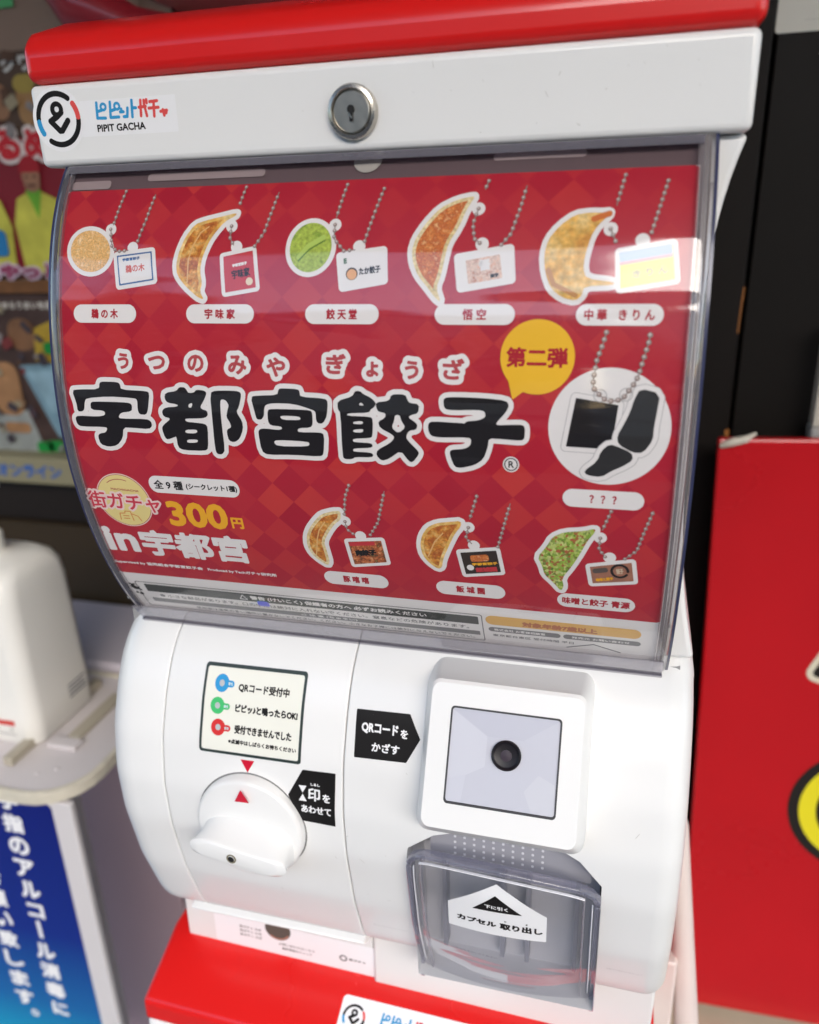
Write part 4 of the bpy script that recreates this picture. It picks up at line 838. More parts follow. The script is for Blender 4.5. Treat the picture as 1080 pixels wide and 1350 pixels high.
flat('arrow_lettering', text('印', -27.6, -334.3, 6.6, 7.0, .22)+text('を', -20.9, -335.4, 4.2, 4.6, .17)+text('あわせて', -26.6, -342.9, 16.4, 4.6, .18), drum_map, .2, M_stick, ar1, .16)
flat('arrow_lettering_small', text('しるし', -26.9, -328.8, 5.0, 1.5, .1), drum_map, .2, M_stick, ar1, .1)
flat('arrow_lettering_small', [Shape().poly([(-36.0, -330.2), (-31.6, -330.0), (-33.8, -334.0)]), Shape().poly([(-36.0, -338.6), (-31.6, -338.5), (-33.8, -334.6)])], drum_map, .2, M_stick, ar1, .15)
ar2 = flat('arrow_sticker', [Shape().poly([(-7.0, -289.6), (20.6, -289.0), (26.7, -299.4), (20.4, -310.6), (-6.6, -311.4)])], drum_map, .12, M_ink, MACH, .5)
flat('arrow_lettering', text('QRコード', 5.8, -297.2, 19.0, 5.2, .22)+text('を', 18.4, -298.0, 3.8, 4.0, .15)+text('かざす', 9.4, -305.4, 14.4, 4.4, .17), drum_map, .2, M_stick, ar2, .15)
flat('moulded_text', text('取り出し口を手前に引いてください', 6, -429, 20, 1.6, .02), drum_map, .1, mat_once('moulded_grey', (.62, .62, .62)), MACH, .14)
flat('moulded_text', text('注意 手や指をはさまないよう', 131, -425, 18, 1.4, .02), drum_map, .1, mat_once('moulded_grey', (.62, .62, .62)), MACH, .14)

_r = np.random.default_rng(3); sc_a = []; sc_b = []
for k in range(26):
    x, z = (-108+245*_r.random(), -285-150*_r.random()); a = _r.random()*PI; l = .6+3.2*_r.random()**3
    if -95 < x < -30 and z > -322 or 25 < x < 120 or -95 < x < -30 and z < -322 and z > -392: continue
    sc_a.append(Shape().stroke([(x, z), (x+l*math.cos(a), z+l*math.sin(a))], .07+.08*_r.random()))
for k in range(16):
    x, z = (-70+215*_r.random(), -3-27*_r.random()); a = _r.random()*PI; l = .4+2.6*_r.random()**3
    if abs(x) > 13: sc_b.append(Shape().stroke([(x, z), (x+l*math.cos(a), z+l*math.sin(a))], .06+.07*_r.random()))
flat('scuff_marks', sc_a, drum_map, .05, mat_once('scuff_grey', (.52, .51, .48)), MACH, .12)
flat('scuff_marks', sc_b, head, .05, mat_once('scuff_grey', (.52, .51, .48)), MACH, .12)
# ------------------------------------------------------------------ dial
cz = -.3590; cxd = -.0640; ny = Vector((0, -1, .04)).normalized()
flat('dial_gap_shade', [Shape().disc((cxd*1000, cz*1000), 31.0)], drum_map, .1, mat_once('gap_shade_grey', (.20, .20, .20)), MACH, .4)  # dark flat disc paints the shade in the gap round the dial
DIAL = lathe('dial', [(.0302, -.004), (.0302, .0030), (.0297, .0046), (.0288, .0055), (.0279, .0058), (.0001, .0062)], (cxd, -.0370, cz), ny, M_white, MACH, 64, 30)
flat('dial_mark', [Shape().poly([(-64.6, -331.6), (-68.7, -339.6), (-60.6, -339.2)])], lambda u, v, h: (u*MM, -.0370-.0064-h*MM-.0008, v*MM), .1, M_tri, DIAL, .25)
# grip: a waisted handle standing out of the disc
loops = []; NS = 12
for k in range(NS+1):
    t = k/NS; hgt = .0040+.0150*t
    wx = .0262+.0006*t-.0010*math.sin(t*PI); wz = .0100*(1-t)**1.1+.0066
    cen = Vector((cxd-.0004, -.0370, cz-.0090+.0025*t))+ny*hgt
    if k == NS: pass
    L = []
    for j in range(48):
        a = 2*PI*j/48; c, s2 = math.cos(a), math.sin(a)
        x = math.copysign(abs(c)**.55, c)*wx; zz = math.copysign(abs(s2)**.8, s2)*wz*(1-.10*math.exp(-(x/.010)**2)*t)
        zz -= .0026*math.sin(max(-1, min(1, x/.020))*PI/2)*t
        L.append(cen+Vector((x, 0, zz)))
    loops.append(L)
for t in (.86, .0,):   # rounded nose
    L = []
    cen = sum(loops[NS], Vector())/48
    for p in loops[NS]: L.append(cen+(p-cen)*(t if t else .80)+ny*(.0012 if t else .0014))
    loops.append(L)
GR = loft('dial_grip', loops, M_white, DIAL, False, True, 50)
lathe('grip_screw_hole', [(.0027, 0), (.0027, .0006), (.0020, .0006), (.0018, .0002)], (cxd-.003, -.0370+ny.y*.0201, cz-.0058), ny, mat_once('screw_brass', (.22, .20, .14)), DIAL, 20)
flat('grip_screw_slot', [Shape().disc(((cxd-.003)*1000, (cz-.0058)*1000), 1.7)], lambda u, v, h: (u*MM, -.0370+ny.y*.0208-h*MM, v*MM), .1, M_hole, DIAL, .2)
# ------------------------------------------------------------------ code reader
def rr_loop(cx, cz_, w, h, r, fn, n=7):
    L = []
    for (sx, sz, a0) in ((1, 1, 0), (-1, 1, 90), (-1, -1, 180), (1, -1, 270)):
        for k in range(n):
            a = math.radians(a0+90*k/(n-1)); L.append(fn(cx+sx*(w/2-r)+r*math.cos(a), cz_+sz*(h/2-r)+r*math.sin(a)))
    return L
bp_ = lambda off: (lambda x, z: (x*MM, -.0302+.55*(z*MM+.2746)+off, z*MM))
dp_ = lambda x, z: (x*MM, drum_y(z*MM)+.002, z*MM)
READ = loft('reader_frame', [
    rr_loop(68.6, -300.5, 79.5, 68.5, 6, dp_), rr_loop(68.6, -299.8, 78.6, 67.0, 6, lambda x, z: (x*MM, drum_y(z*MM)*.55+.45*(-.0302+.55*(z*MM+.2746)), z*MM)),
    rr_loop(69.2, -294.0, 72.4, 59.5, 4.5, bp_(.0012)), rr_loop(69.2, -294.0, 70.6, 57.7, 4.0, bp_(.0)), rr_loop(69.3, -293.3, 51.2, 38.6, 1.8, bp_(-.0)), rr_loop(69.3, -293.3, 50.2, 37.6, 1.5, bp_(.0008))], M_white, MACH, False, False, 30)
bvl = loft('reader_gasket', [rr_loop(69.3, -293.3, 51.4, 38.8, 1.8, bp_(-.0001)), rr_loop(69.3, -293.3, 49.8, 37.2, 1.3, bp_(-.0001)), rr_loop(69.3, -293.3, 49.8, 37.2, 1.3, bp_(.0006))], mat_once('gasket', (.05, .05, .055)), READ, False, False, 30)
SCRM = lambda u, v, h: (u*MM, -.0302+.55*(v*MM+.2746)-h*MM, v*MM)
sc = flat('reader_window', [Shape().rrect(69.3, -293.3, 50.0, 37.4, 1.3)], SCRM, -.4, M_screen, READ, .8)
flat('window_facet_shading', [Shape().poly([(44.6, -275.2), (93.9, -275.2), (78, -284.6), (62, -284.6)])], SCRM, -.34, M_screen3, sc, .6)  # flat tones paint the light and shade on the window's facets
flat('window_facet_shading', [Shape().poly([(44.6, -275.6), (61.6, -284.8), (61.4, -296.6), (44.6, -305)])], SCRM, -.34, M_screen2, sc, .6)
flat('window_facet_shading', [Shape().poly([(44.8, -303), (53.0, -300.5), (51.5, -311.8), (44.8, -311.8)])], SCRM, -.30, mat('frosted_facet_lit_left', (.55, .56, .63), .35, .4), sc, .6)
flat('window_facet_shading', [Shape().poly([(93.9, -300), (86, -297), (80, -304), (84, -311.8), (93.9, -311.8)])], SCRM, -.30, mat_once('frosted_facet_lit_right', (.56, .57, .63)), sc, .6)
LNS = lathe('reader_lens', [(.0068, -.001), (.0068, .0012), (.0062, .0018), (.0056, .0012), (.0050, .0010), (.0001, .0010)], (.0710, -.0392, -.2908), (0, -1, .55), M_lens, READ, 36)
lathe('lens_iris', [(.0026, .0), (.0026, .0012), (.0001, .0013)], (.0710, -.0392, -.2908), (0, -1, .55), M_lens2, READ, 24)

# ------------------------------------------------------------------ lower machine
M2 = thing('capsule_machine', (0, .08, -1.24), 'lower capsule machine, only its red lid with a white logo sticker in view', 'capsule machine', 'stacked capsule machines')
def lower(o): return tilted(o, TL, (0, 0, -.48))
CY_, CZ_ = -.0430, -.5150
lw_lid = lower(prism('lid', [(CY_, CZ_-.0153), (CY_+.0003, CZ_), (CY_+.0040, CZ_+.0022), (CY_+.044, CZ_+.0185), (CY_+.30, CZ_+.0185), (CY_+.30, CZ_-.0153)], -.1525, .1525, M_red, M2, .0030, 4))
lower(prism('header_band', [(CY_, CZ_-.049), (CY_, CZ_-.0157), (CY_+.30, CZ_-.0157), (CY_+.30, CZ_-.049)], -.1512, .1512, M_white, M2, .003, 4))
box('body', (-.141, -.02, -1.0), (.141, .25, -.570), M_white2, M2, .004)
box('base', (-.150, -.03, -1.24), (.150, .26, -1.0), M_white2, M2, .004)
def lidmap(u, v, h):   # v: mm down the slope from the top of the lid
    y = CY_+.044-v*MM*.925; z = CZ_+.0185-v*MM*.380
    c, s2 = math.cos(math.radians(TL)), math.sin(math.radians(TL)); x = u*MM; zz = z+.48+h*MM*.92; y -= h*MM*.38
    return (x*c+zz*s2, y, -x*s2+zz*c-.48)
lm = lambda u, v, h: lidmap(u, -v, h)
sk = flat('logo_sticker', [Shape().rrect(19.5, -30.0, 96, 26, 2.5)], lm, .25, M_stick, lw_lid, .5)
logo_mark(lm, .33, (-19.5, -28.0), .62, sk, .2)
pipit(lm, .33, lambda p: (-2.5+(p[0]+118)*.95, -22.5+(p[1]+9)*.95), .95, sk)

# ================================================================== surroundings
GZ = -1.25
M_conc = mat('concrete', (.50, .42, .31), .85, .2, noise=.18, nscale=14, bump=.4, bscale=80)
M_road = mat('asphalt', (.055, .055, .058), .9, .2, noise=.2, nscale=8)
M_wall = mat('brown_wall', (.030, .016, .010), .6)
M_black = mat('black_brown_panel', (.0050, .0036, .0028), .5, .2, noise=.25, nscale=5, bump=.1, bscale=60)
M_black2 = mat('black_brown_post', (.0060, .0040, .0032), .5, .2, noise=.25, nscale=7)
def sheet(name, x0, x1, y0, y1, z, m):
    me = bpy.data.meshes.new(name); me.from_pydata([(x0, y0, z), (x1, y0, z), (x1, y1, z), (x0, y1, z)], [], [(0, 1, 2, 3)]); return structure(link(name, me, m))
sheet('ground', -120, 120, -150, 120, GZ, mat('dark_paving', (.17, .165, .16), .9, .2, noise=.25, nscale=3))
sheet('road', -120, 120, -7.5, -2.6, GZ+.004, M_road)
structure(box('wall', (-3.2, .86, GZ), (3.2, 1.0, 2.2), M_wall))
structure(box('concrete_ledge', (.12, .27, GZ), (1.6, .85, -.842), M_conc, bevel=.01))

# ---- unseen awning, shaped to set the cover's glare band, and houses across the road (they show in the reflections)
M_awn = mat('awning_cloth', (.62, .58, .52), .8); M_steel = mat('painted_steel', (.35, .35, .34), .5)
AW = thing('unseen_awning', (0, .86, 1.3), 'pale unseen awning above the machines, shaped for the reflections', 'awning')
prism('awning_cloth', [(.86, 1.42), (-1.18, 1.02), (-1.18, .86), (-1.175, .86), (-1.175, 1.01), (.86, 1.40)], -3.2, 3.2, M_awn, AW)
for x in (-3.1, 0, 3.1): tube('awning_arm', [(x, .85, .95), (x, -1.15, .985)], .014, M_steel, AW)
def house(x0, x1, y, h, col, label, win):
    t = thing('house', ((x0+x1)/2, y, GZ), label, 'house', 'houses across the road')
    mw = mat('house_wall', col, .8, noise=.08, nscale=.6); mg = mat_once('window_glass', (.04, .05, .06), .1)
    box('wall', (x0, y-5, GZ), (x1, y, GZ+h), mw, t)
    box('roof', (x0-.2, y-5.2, GZ+h), (x1+.2, y+.25, GZ+h+.18), mat_once('roof_grey', (.12, .12, .12)), t)
    n = int((x1-x0)/1.6)
    for r in range(win):
        for k in range(n):
            cx = x0+(k+.5)*(x1-x0)/n; f = box('window', (cx-.45, y, GZ+1.0+r*2.5), (cx+.45, y+.04, GZ+2.2+r*2.5), mat_once('window_frame', (.5, .5, .48)), t)
            box('pane', (cx-.39, y+.04, GZ+1.06+r*2.5), (cx+.39, y+.05, GZ+2.14+r*2.5), mg, f)
M_leaf = ramp_mat('leaf_green_variation', [(.2, (.03, .06, .015)), (.8, (.08, .13, .03))], 3)
def tree(x, y, h, label, seed):  # unseen trees, added to break up the edge of the reflected glare
    rng = np.random.default_rng(seed); t = thing('added_tree', (x, y, GZ), label, 'tree', 'added trees across the road')
    tube('trunk', [(x, y, GZ), (x+.05, y, GZ+h*.3), (x-.05, y+.05, GZ+h*.6), (x, y, GZ+h*.85)], [.14, .11, .07, .02], mat_once('bark', (.10, .07, .05)), t, 10)
    V = []; F = []
    for k in range(1500):
        c = rng.normal(size=3); c /= np.linalg.norm(c)+1e-9; c *= rng.random()**.4; q = np.array([x, y, GZ+h*.72])+c*np.array([h*.30, h*.30, h*.30])*(1+.25*math.sin(5*c[0]+3*c[2]))
        a = rng.normal(size=3); a /= np.linalg.norm(a); b = np.cross(a, rng.normal(size=3)); b /= np.linalg.norm(b); s2 = .09+.09*rng.random(); n0 = len(V)
        V += [tuple(q+s2*a), tuple(q+s2*.5*b), tuple(q-s2*a), tuple(q-s2*.5*b)]; F.append((n0, n0+1, n0+2, n0+3))
    me = bpy.data.meshes.new('crown'); me.from_pydata(V, [], F); me.uv_layers.new(name='UVMap'); link('crown', me, M_leaf, t)
tree(-5.6, -8.3, 5.0, 'round leafy tree added across the road on the left to break up the reflection', 1); tree(-.4, -8.4, 4.2, 'small leafy tree added between the two houses to break up the reflection', 2); tree(6.2, -8.2, 4.6, 'leafy tree added across the road on the right to break up the reflection', 3)
house(-14, -6.5, -9.6, 5.4, (.42, .38, .33), 'tall beige house across the road on the far left', 2)
house(-6.2, -.6, -9.2, 4.6, (.50, .47, .42), 'pale plastered house across the road', 2)
house(-.2, 6.0, -9.4, 4.9, (.33, .34, .35), 'low grey house across the road', 1)
house(6.4, 13, -9.0, 5.0, (.45, .40, .36), 'tan house across the road on the far right', 2)

# ---- right side: dark cabinet, red sign board, notice, poles
CAB = thing('dark_cabinet', (.6, .5, GZ), 'black brown cabinet front behind the machine on the right', 'cabinet')
box('door_panel', (.1985, .352, -.84), (.95, .85, 1.2), M_black, CAB, .0015)
box('side_post', (.10, .345, -.84), (.1955, .85, 1.2), M_black2, CAB, .0015)
box('handle_plate', (.243, .344, .014), (.31, .352, .078), mat('cream_plastic', (.62, .58, .46), .5), CAB, .004)
flat('paint_scratch', [Shape().stroke([(195.2, -122), (194.6, -135), (194.2, -156)], .6), Shape().stroke([(194.4, -236), (194, -262)], 1.6)], lambda u, v, h: (u*MM, .345-h*MM, v*MM), .3, mat('scratch_orange', (.28, .10, .015), .6, noise=.5, nscale=300), CAB, .4)
NOTE = flat('paper_notice', [Shape().rrect(320, 120, 246, 140, .5)], lambda u, v, h: (u*MM, .352-h*MM, v*MM), 1.0, mat('notice_paper', (.66, .65, .58), .7, noise=.04, nscale=30), None, 3)
tag(NOTE, 'white paper notice on the dark cabinet in the top right corner', 'notice')
flat('notice_line', [Shape().rrect(330, 57.0, 230, .6, .2)], lambda u, v, h: (u*MM, .352-h*MM, v*MM), 1.3, mat_once('notice_line', (.45, .45, .40)), NOTE, 1)
flat('notice_print', text('お知らせ', 262, 76.5, 34, 8, .4), lambda u, v, h: (u*MM, .352-h*MM, v*MM), 1.3, M_ink, NOTE, .5)
tube('tape_edge', [(.228, .3505, .036), (.245, .350, .034), (.262, .3505, .035), (.290, .350, .033), (.33, .350, .035)], .0011, mat('clear_tape', (.35, .34, .30), .3), NOTE, 6)
FR = thing('sign_rail', (.30, .33, -.25), 'grey metal sign frame edge above the red sign board', 'frame')
box('frame_rail', (.2535, .325, -.2385), (.50, .345, -.226), M_steel, FR, .002)
box('frame_rail', (.2545, .328, -.226), (.2600, .344, -.150), mat('pale_frame', (.50, .48, .42), .5), FR, .001)

BA = -2.0
def board_map(u, v, h):
    c, s2 = math.cos(math.radians(BA)), math.sin(math.radians(BA)); x = u*MM; z = v*MM
    return (.1835+x*c+z*s2, .300-h*MM, -.2310-x*s2+z*c)
M_sign = mat('sign_red_paint', (.50, .007, .012), .28, .4, .2, noise=.16, nscale=6, bump=.25, bscale=12)
RB = thing('red_sign_board', (.35, .31, -.84), 'red sign board with a yellow and black ring, right of the machine', 'sign')
bm = bmesh.new(); a = [bm.verts.new(board_map(u, v, 0)) for u, v in ((0, 0), (480, 0), (480, -600), (0, -600))]; b = [bm.verts.new(board_map(u, v, -9)) for u, v in ((0, 0), (480, 0), (480, -600), (0, -600))]
bm.faces.new(a); bm.faces.new(b[::-1])
for i in range(4): bm.faces.new((a[i], b[i], b[(i+1) % 4], a[(i+1) % 4]))
bmesh.ops.recalc_face_normals(bm, faces=bm.faces); me = bpy.data.meshes.new('panel'); bm.to_mesh(me); bm.free()
pn = link('panel', me, M_sign, RB); bv = pn.modifiers.new('Bevel', 'BEVEL'); bv.width = .002; bv.segments = 2
rc = (148, -337)
M_rb = mat('ring_black', (.015, .012, .010), .4); M_ry = mat('ring_yellow', (.80, .72, .02), .4)
flat('ring_edge', [Shape().disc(rc, 68)], board_map, .3, M_rb, RB, 1.5); flat('ring_yellow', [Shape().disc(rc, 59)], board_map, .5, M_ry, RB, 1.5); flat('ring_centre', [Shape().disc(rc, 45)], board_map, .7, M_rb, RB, 1.5)
L = text('ん', 118, -178, 62, 56, 4.0, 0, gap=99)
for s_ in L: s_.grow = 9
flat('sign_lettering_edge', L, board_map, .3, mat_once('sign_cream', (.70, .66, .52)), RB, 1.2)
flat('sign_lettering', text('ん', 118, -178, 62, 56, 4.0, 0, gap=99), board_map, .5, M_rb, RB, 1.0)
tube('torn_tape', [board_map(2, -5, 2), board_map(10, -1, 5), board_map(19, 1, 4), board_map(27, 5, 1)], [.002, .0035, .003, .001], mat('torn_tape_white', (.55, .52, .44), .5, noise=.3, nscale=200), RB, 7)

M_pole = mat('pinkish_white_pole', (.70, .60, .56), .35, .4, noise=.05, nscale=30)
PO = thing('white_pole', (.2, .06, GZ), 'white round pole leaning beside the lower machine, nearest the red board', 'pole')
tube('pole', [(.1600, .080, -.4075), (.1606, .0795, -.410), (.1612, .079, -.416), (.184, .064, -.62), (.250, .02, GZ)], [.002, .0045, .0058, .0085, .0095], M_pole, PO, 20)
box('foot', (.215, .0, GZ), (.25, .04, GZ+.02), M_steel, PO, .003)
P2 = thing('white_pole', (.17, .05, GZ), 'flat white post with a small screw between the machine and the round pole', 'pole')
box('post', (.1545, .062, GZ), (.1680, .085, -.512), M_pole, P2, .002)
lathe('screw', [(.0016, 0), (.0014, .0008), (.0001, .001)], (.1592, .062, -.520), (0, -1, 0), M_chrome2, P2, 14)

# ---- top: red hooded thing behind the lid
M_hood = mat('pink_red_gloss', (.42, .060, .065), .28, .5, .4, noise=.15, nscale=6)
M_hood2 = mat('dark_red_gloss', (.22, .008, .016), .30, .5, .3)
HO = thing('red_hood', (-.1, .32, .05), 'pinkish red glossy hood with a dark red rim behind the machine top', 'hood')
loops = []
for k in range(20):
    t = k/19; a = t*PI; r = .235*math.sin(a)**.5 if 0 < t < 1 else .001
    loops.append([(-.10+.27*math.cos(a)*-1, .42-.10*math.sin(p)*math.sin(a)**.5, .235-(.150*math.sin(a)**.5)*math.cos(p)) for p in [2*PI*j/28 for j in range(28)]])
loft('hood_shell', loops, M_hood, HO, smooth=80)
tube('hood_rim', [(-.380, .31, .30), (-.362, .305, .20), (-.343, .30, .138), (-.315, .295, .096), (-.27, .292, .078), (-.2, .30, .070)], [.026, .026, .025, .022, .016, .008], M_hood2, HO, 20)

# ---- left side: display with posters, shelf, cabinets
def L4(u, v, h): return (u*MM, .400-h*MM, v*MM)
DC = thing('poster_display', (-.6, .42, -.30), 'poster display full of pictures behind the machine on the left', 'display')
M_disp = mat('display_taupe', (.20, .13, .10), .5, noise=.2, nscale=10)
box('back_board', (-.95, .402, -.336), (-.30, .46, .60), M_disp, DC)
def pp(name, poly_or, col, h, res=2.0): return flat(name, poly_or, L4, h, mat_once('print_%s' % name, col), DC, res)
R4 = lambda x0, z0, x1, z1, r=2: [Shape().rrect((x0+x1)/2, (z0+z1)/2, abs(x1-x0), abs(z1-z0), r)]
pp('green_tag', R4(-560, 129, -459, 200), (.10, .42, .16), 3)
pp('dark_red_field', R4(-640, -112, -330, 20), (.20, .012, .022), 1)
pp('brown_field', R4(-640, 20, -330, 94), (.085, .050, .035), 1)
pp('beige_field', R4(-640, 94, -330, 230), (.25, .17, .13), 1)
pp('heading_line', text('ワクワク', -468, 84, 74, 15, 1.0), (.60, .60, .58), 2, .9)
for k, (x, z, w, h_, c) in enumerate(((-500, 52, 15, 20, (.30, .16, .09)), (-458, 48, 17, 22, (.34, .19, .08)), (-463, 66, 14, 10, (.36, .27, .06)), (-425, 52, 16, 22, (.26, .15, .09)), (-520, 30, 20, 25, (.35, .03, .04)))):
    flat('faces_print', [Shape().rrect(x, z, w*2, h_*1.6, 10)], L4, 2+.3*k, mat_once('face_%d' % k, c), DC, 2)
flat('slogan_edge', text('るめぇ', -458, 14, 104, 29, 1.2, 0, grow=5.0, gap=99), L4, 4, mat_once('slogan_white', (.70, .62, .60)), DC, 1.0)
flat('slogan', text('るめぇ', -458, 14, 104, 29, 1.8), L4, 5, mat_once('slogan_red', (.50, .02, .03)), DC, .8)
mat_once_ = mat_once
def mat_once(name, col, rough=.5):
    if name not in _mo: _mo[name] = mat(name, col, rough, .3, noise=.55, nscale=48)
    return _mo[name]
def figure(x, z, k, coat, cap, sh):
    """flat printed figure in a bright happi coat"""
    flat('printed_coat', [Shape().poly([(x-26*k, z-70*k), (x-30*k, z-20*k), (x-22*k, z+4*k), (x-8*k, z+10*k), (x+8*k, z+10*k), (x+24*k, z+3*k), (x+32*k, z-22*k), (x+28*k, z-70*k)])], L4, 3, coat, DC, 1.5)
    flat('printed_scarf', [Shape().poly([(x-10*k, z+12*k), (x+9*k, z+12*k), (x+5*k, z-2*k), (x+1*k, z-16*k), (x-4*k, z-2*k)])], L4, 3.4, sh, DC, 1.2)
    flat('printed_face', [Shape().disc((x, z+24*k), 10.5*k).rrect(x, z+19*k, 19*k, 18*k, 8*k)], L4, 3.8, mat_once('print_skin', (.30, .15, .09)), DC, 1.0)
    flat('printed_cap', [Shape().disc((x, z+31*k), 12.5*k).cut_rrect(x, z+18*k, 30*k, 20*k, 4)], L4, 4.2, cap, DC, 1.0)
    flat('printed_features', [Shape().stroke([(x-6*k, z+24*k), (x-3*k, z+24*k)], .9*k), Shape().stroke([(x+3*k, z+24*k), (x+6*k, z+24*k)], .9*k), Shape().stroke([(x-4*k, z+16*k), (x+4*k, z+16*k)], 1.0*k)], L4, 4.4, mat_once('print_dark', (.08, .03, .02)), DC, .6)
yc = mat_once('happi_yellow', (.50, .48, .07)); gs = mat_once('scarf_green', (.14, .38, .03)); rcap = mat_once('cap_red', (.33, .012, .02))
figure(-474, -40, 1.0, yc, rcap, gs); figure(-540, -40, 1.0, yc, rcap, gs); figure(-405, -44, 1.0, yc, rcap, gs)
flat('printed_blue_bag', [Shape().rrect(-529, -78, 26, 26, 6)], L4, 5, mat_once('bag_blue', (.02, .18, .42)), DC, 1.5)
flat('lower_slogan_edge', text('にやっと', -506, -106, 100, 15, .8, 0, grow=3.2, gap=99), L4, 6, mat_once('slogan_lilac', (.55, .45, .55)), DC, .9)
flat('lower_slogan', text('にやっと', -506, -106, 100, 15, 1.1), L4, 7, mat_once('slogan_plum', (.25, .03, .09)), DC, .6)
pp('brown_rail', R4(-640, -128, -330, -115), (.16, .07, .025), 6)
pp('dark_print_field', R4(-640, -300, -330, -128), (.06, .035, .03), 1)
pp('white_caption', text('なまらうまいを届けます', -500, -141, 100, 8, .5), (.45, .42, .38), 3, .8)
flat('printed_face', [Shape().rrect(-524, -172, 34, 34, 14)], L4, 2, mat_once('print_skin2', (.20, .10, .05)), DC, 1.5)
flat('printed_coat', [Shape().poly([(-512, -200), (-506, -165), (-470, -152), (-440, -170), (-430, -204)])], L4, 2.4, mat_once('coat_mustard', (.38, .26, .03)), DC, 1.5)
for x, z in ((-487, -186), (-505, -296), (-470, -296), (-520, -298)): flat('printed_leaf', [Shape().rrect(x, z, 22, 13, 5)], L4, 3.5, mat_once('leaf_green', (.01, .22, .04)), DC, 1.2)
flat('screen_print', [Shape().poly([(-534, -205), (-440, -200), (-440, -285), (-500, -285), (-510, -262)])], L4, 3, mat_once('screen_blue', (.17, .29, .36)), DC, 1.5)
flat('screen_print_field', [Shape().poly([(-526, -211), (-445, -207), (-445, -260), (-504, -256)])], L4, 3.4, mat_once('screen_blue_light', (.24, .38, .46)), DC, 1.5)
flat('printed_face', [Shape().rrect(-556, -232, 36, 60, 14)], L4, 3, mat_once('print_skin3', (.32, .17, .08)), DC, 1.5)
flat('printed_white_coat', [Shape().poly([(-600, -305), (-585, -262), (-560, -262), (-535, -255), (-520, -305)])], L4, 2.5, mat_once('coat_grey', (.26, .28, .27)), DC, 1.5)
flat('printed_hand', [Shape().rrect(-552, -276, 34, 12, 5)], L4, 3.6, mat_once('print_skin3', (.32, .17, .08)), DC, 1.2)
rng = np.random.default_rng(7)
for k, c in enumerate(((.10, .05, .03), (.30, .18, .10), (.16, .03, .03), (.28, .24, .16), (.05, .04, .05), (.22, .20, .20))):
    sh = []
    for j in range(22):
        x = -640+300*rng.random(); z = (25+65*rng.random()) if j % 2 else (-300+165*rng.random()); sh.append(Shape().rrect(x, z, 4+12*rng.random(), 3+9*rng.random(), 1.2, rng.random()*3))
    flat('printed_detail', sh, L4, 5.2+.12*k, mat_once('detail_%d' % k, c), DC, 1.2)
mat_once = mat_once_
SHF = thing('display_shelf', (-.6, .38, -.33), 'cream shelf edge with blue lettering below the pictures', 'shelf')
box('shelf_board', (-.95, .372, -.334), (-.30, .4005, -.3035), mat('shelf_cream', (.25, .23, .14), .6), SHF, .002)
flat('shelf_lettering', text('冷凍オンライン', -545, -318.5, 120, 17, 1.0), lambda u, v, h: (u*MM, .372-h*MM, v*MM), .3, mat_once('shelf_blue', (.05, .12, .35)), SHF, .8)
DK = thing('brown_cabinet', (-.6, .4, GZ), 'dark brown cabinet with an olive brown lower panel on the left', 'cabinet')
box('cabinet_top', (-.95, .405, -.392), (-.28, .80, -.3365), mat('very_dark_brown', (.009, .004, .0015), .5), DK)
box('cabinet_panel', (-.95, .398, GZ), (-.28, .80, -.3935), mat('olive_brown', (.035, .021, .007), .5, noise=.12, nscale=6), DK)
GC = thing('grey_case', (-.45, .36, GZ), 'mauve grey case behind the sanitizer stand', 'case')
box('case_body', (-.62, .30, GZ), (-.371, .39, -.500), mat('mauve_grey', (.46, .33, .365), .45, noise=.12, nscale=3), GC, .003)
box('case_ledge', (-.62, .27, -.4995), (-.371, .392, -.488), mat('lavender_white', (.55, .51, .57), .4), GC, .003)

# ---- sanitizer stand, its sign and the bottle
M_tray = mat('tray_white', (.62, .58, .58), .38, .4, noise=.05, nscale=20)
M_tray2 = mat('tray_worn_rim', (.60, .56, .46), .5, .3, noise=.25, nscale=60)
SS_ = thing('sanitizer_stand', (-.42, .2, GZ), 'white stand with rounded tray, carrying the sanitizer bottle', 'stand')
def rrp(x0, x1, y0, y1, r, z, n=7):
    L = []
    for cx, cy, a0 in ((x1-r, y1-r, 0), (x0+r, y1-r, 90), (x0+r, y0+r, 180), (x1-r, y0+r, 270)):
        for k in range(n): a = math.radians(a0+90*k/(n-1)); L.append((cx+r*math.cos(a), cy+r*math.sin(a), z))
    return L
loft('tray_rim', [rrp(-.52, -.306, .092, .270, .046, -.512), rrp(-.52, -.304, .090, .272, .046, -.510), rrp(-.52, -.304, .090, .272, .046, -.500), rrp(-.52, -.306, .092, .270, .045, -.499), rrp(-.52, -.309, .095, .267, .043, -.4995), rrp(-.52, -.310, .096, .266, .042, -.503)], M_tray2, SS_, True, True, 40)
loft('tray_plate', [rrp(-.515, -.3105, .0965, .2655, .0415, -.5028), rrp(-.515, -.3105, .0965, .2655, .0415, -.5012)], M_tray, SS_, True, True, 30)
for x, y in ((-.356, .118), (-.343, .127)): lathe('tray_screw', [(.0022, 0), (.0020, .0008), (.0001, .001)], (x, y, -.5012), (0, 0.001, 1), M_tray, SS_, 12)
box('bottle_holder', (-.392, .120, -.5012), (-.383, .25, -.4925), mat('holder_beige', (.42, .38, .30), .5), SS_, .001)
box('bottle_holder', (-.3715, .150, -.5012), (-.3420, .163, -.4965), M_tray, SS_, .001)
box('bottle_holder', (-.3600, .165, -.5012), (-.3480, .235, -.4965), mat('holder_beige', (.42, .38, .30), .5), SS_, .001)
box('post', (-.45, .20, GZ+.02), (-.42, .23, -.512), M_tray, SS_, .002); box('base_plate', (-.56, .05, GZ), (-.31, .33, GZ+.02), M_tray, SS_, .004)

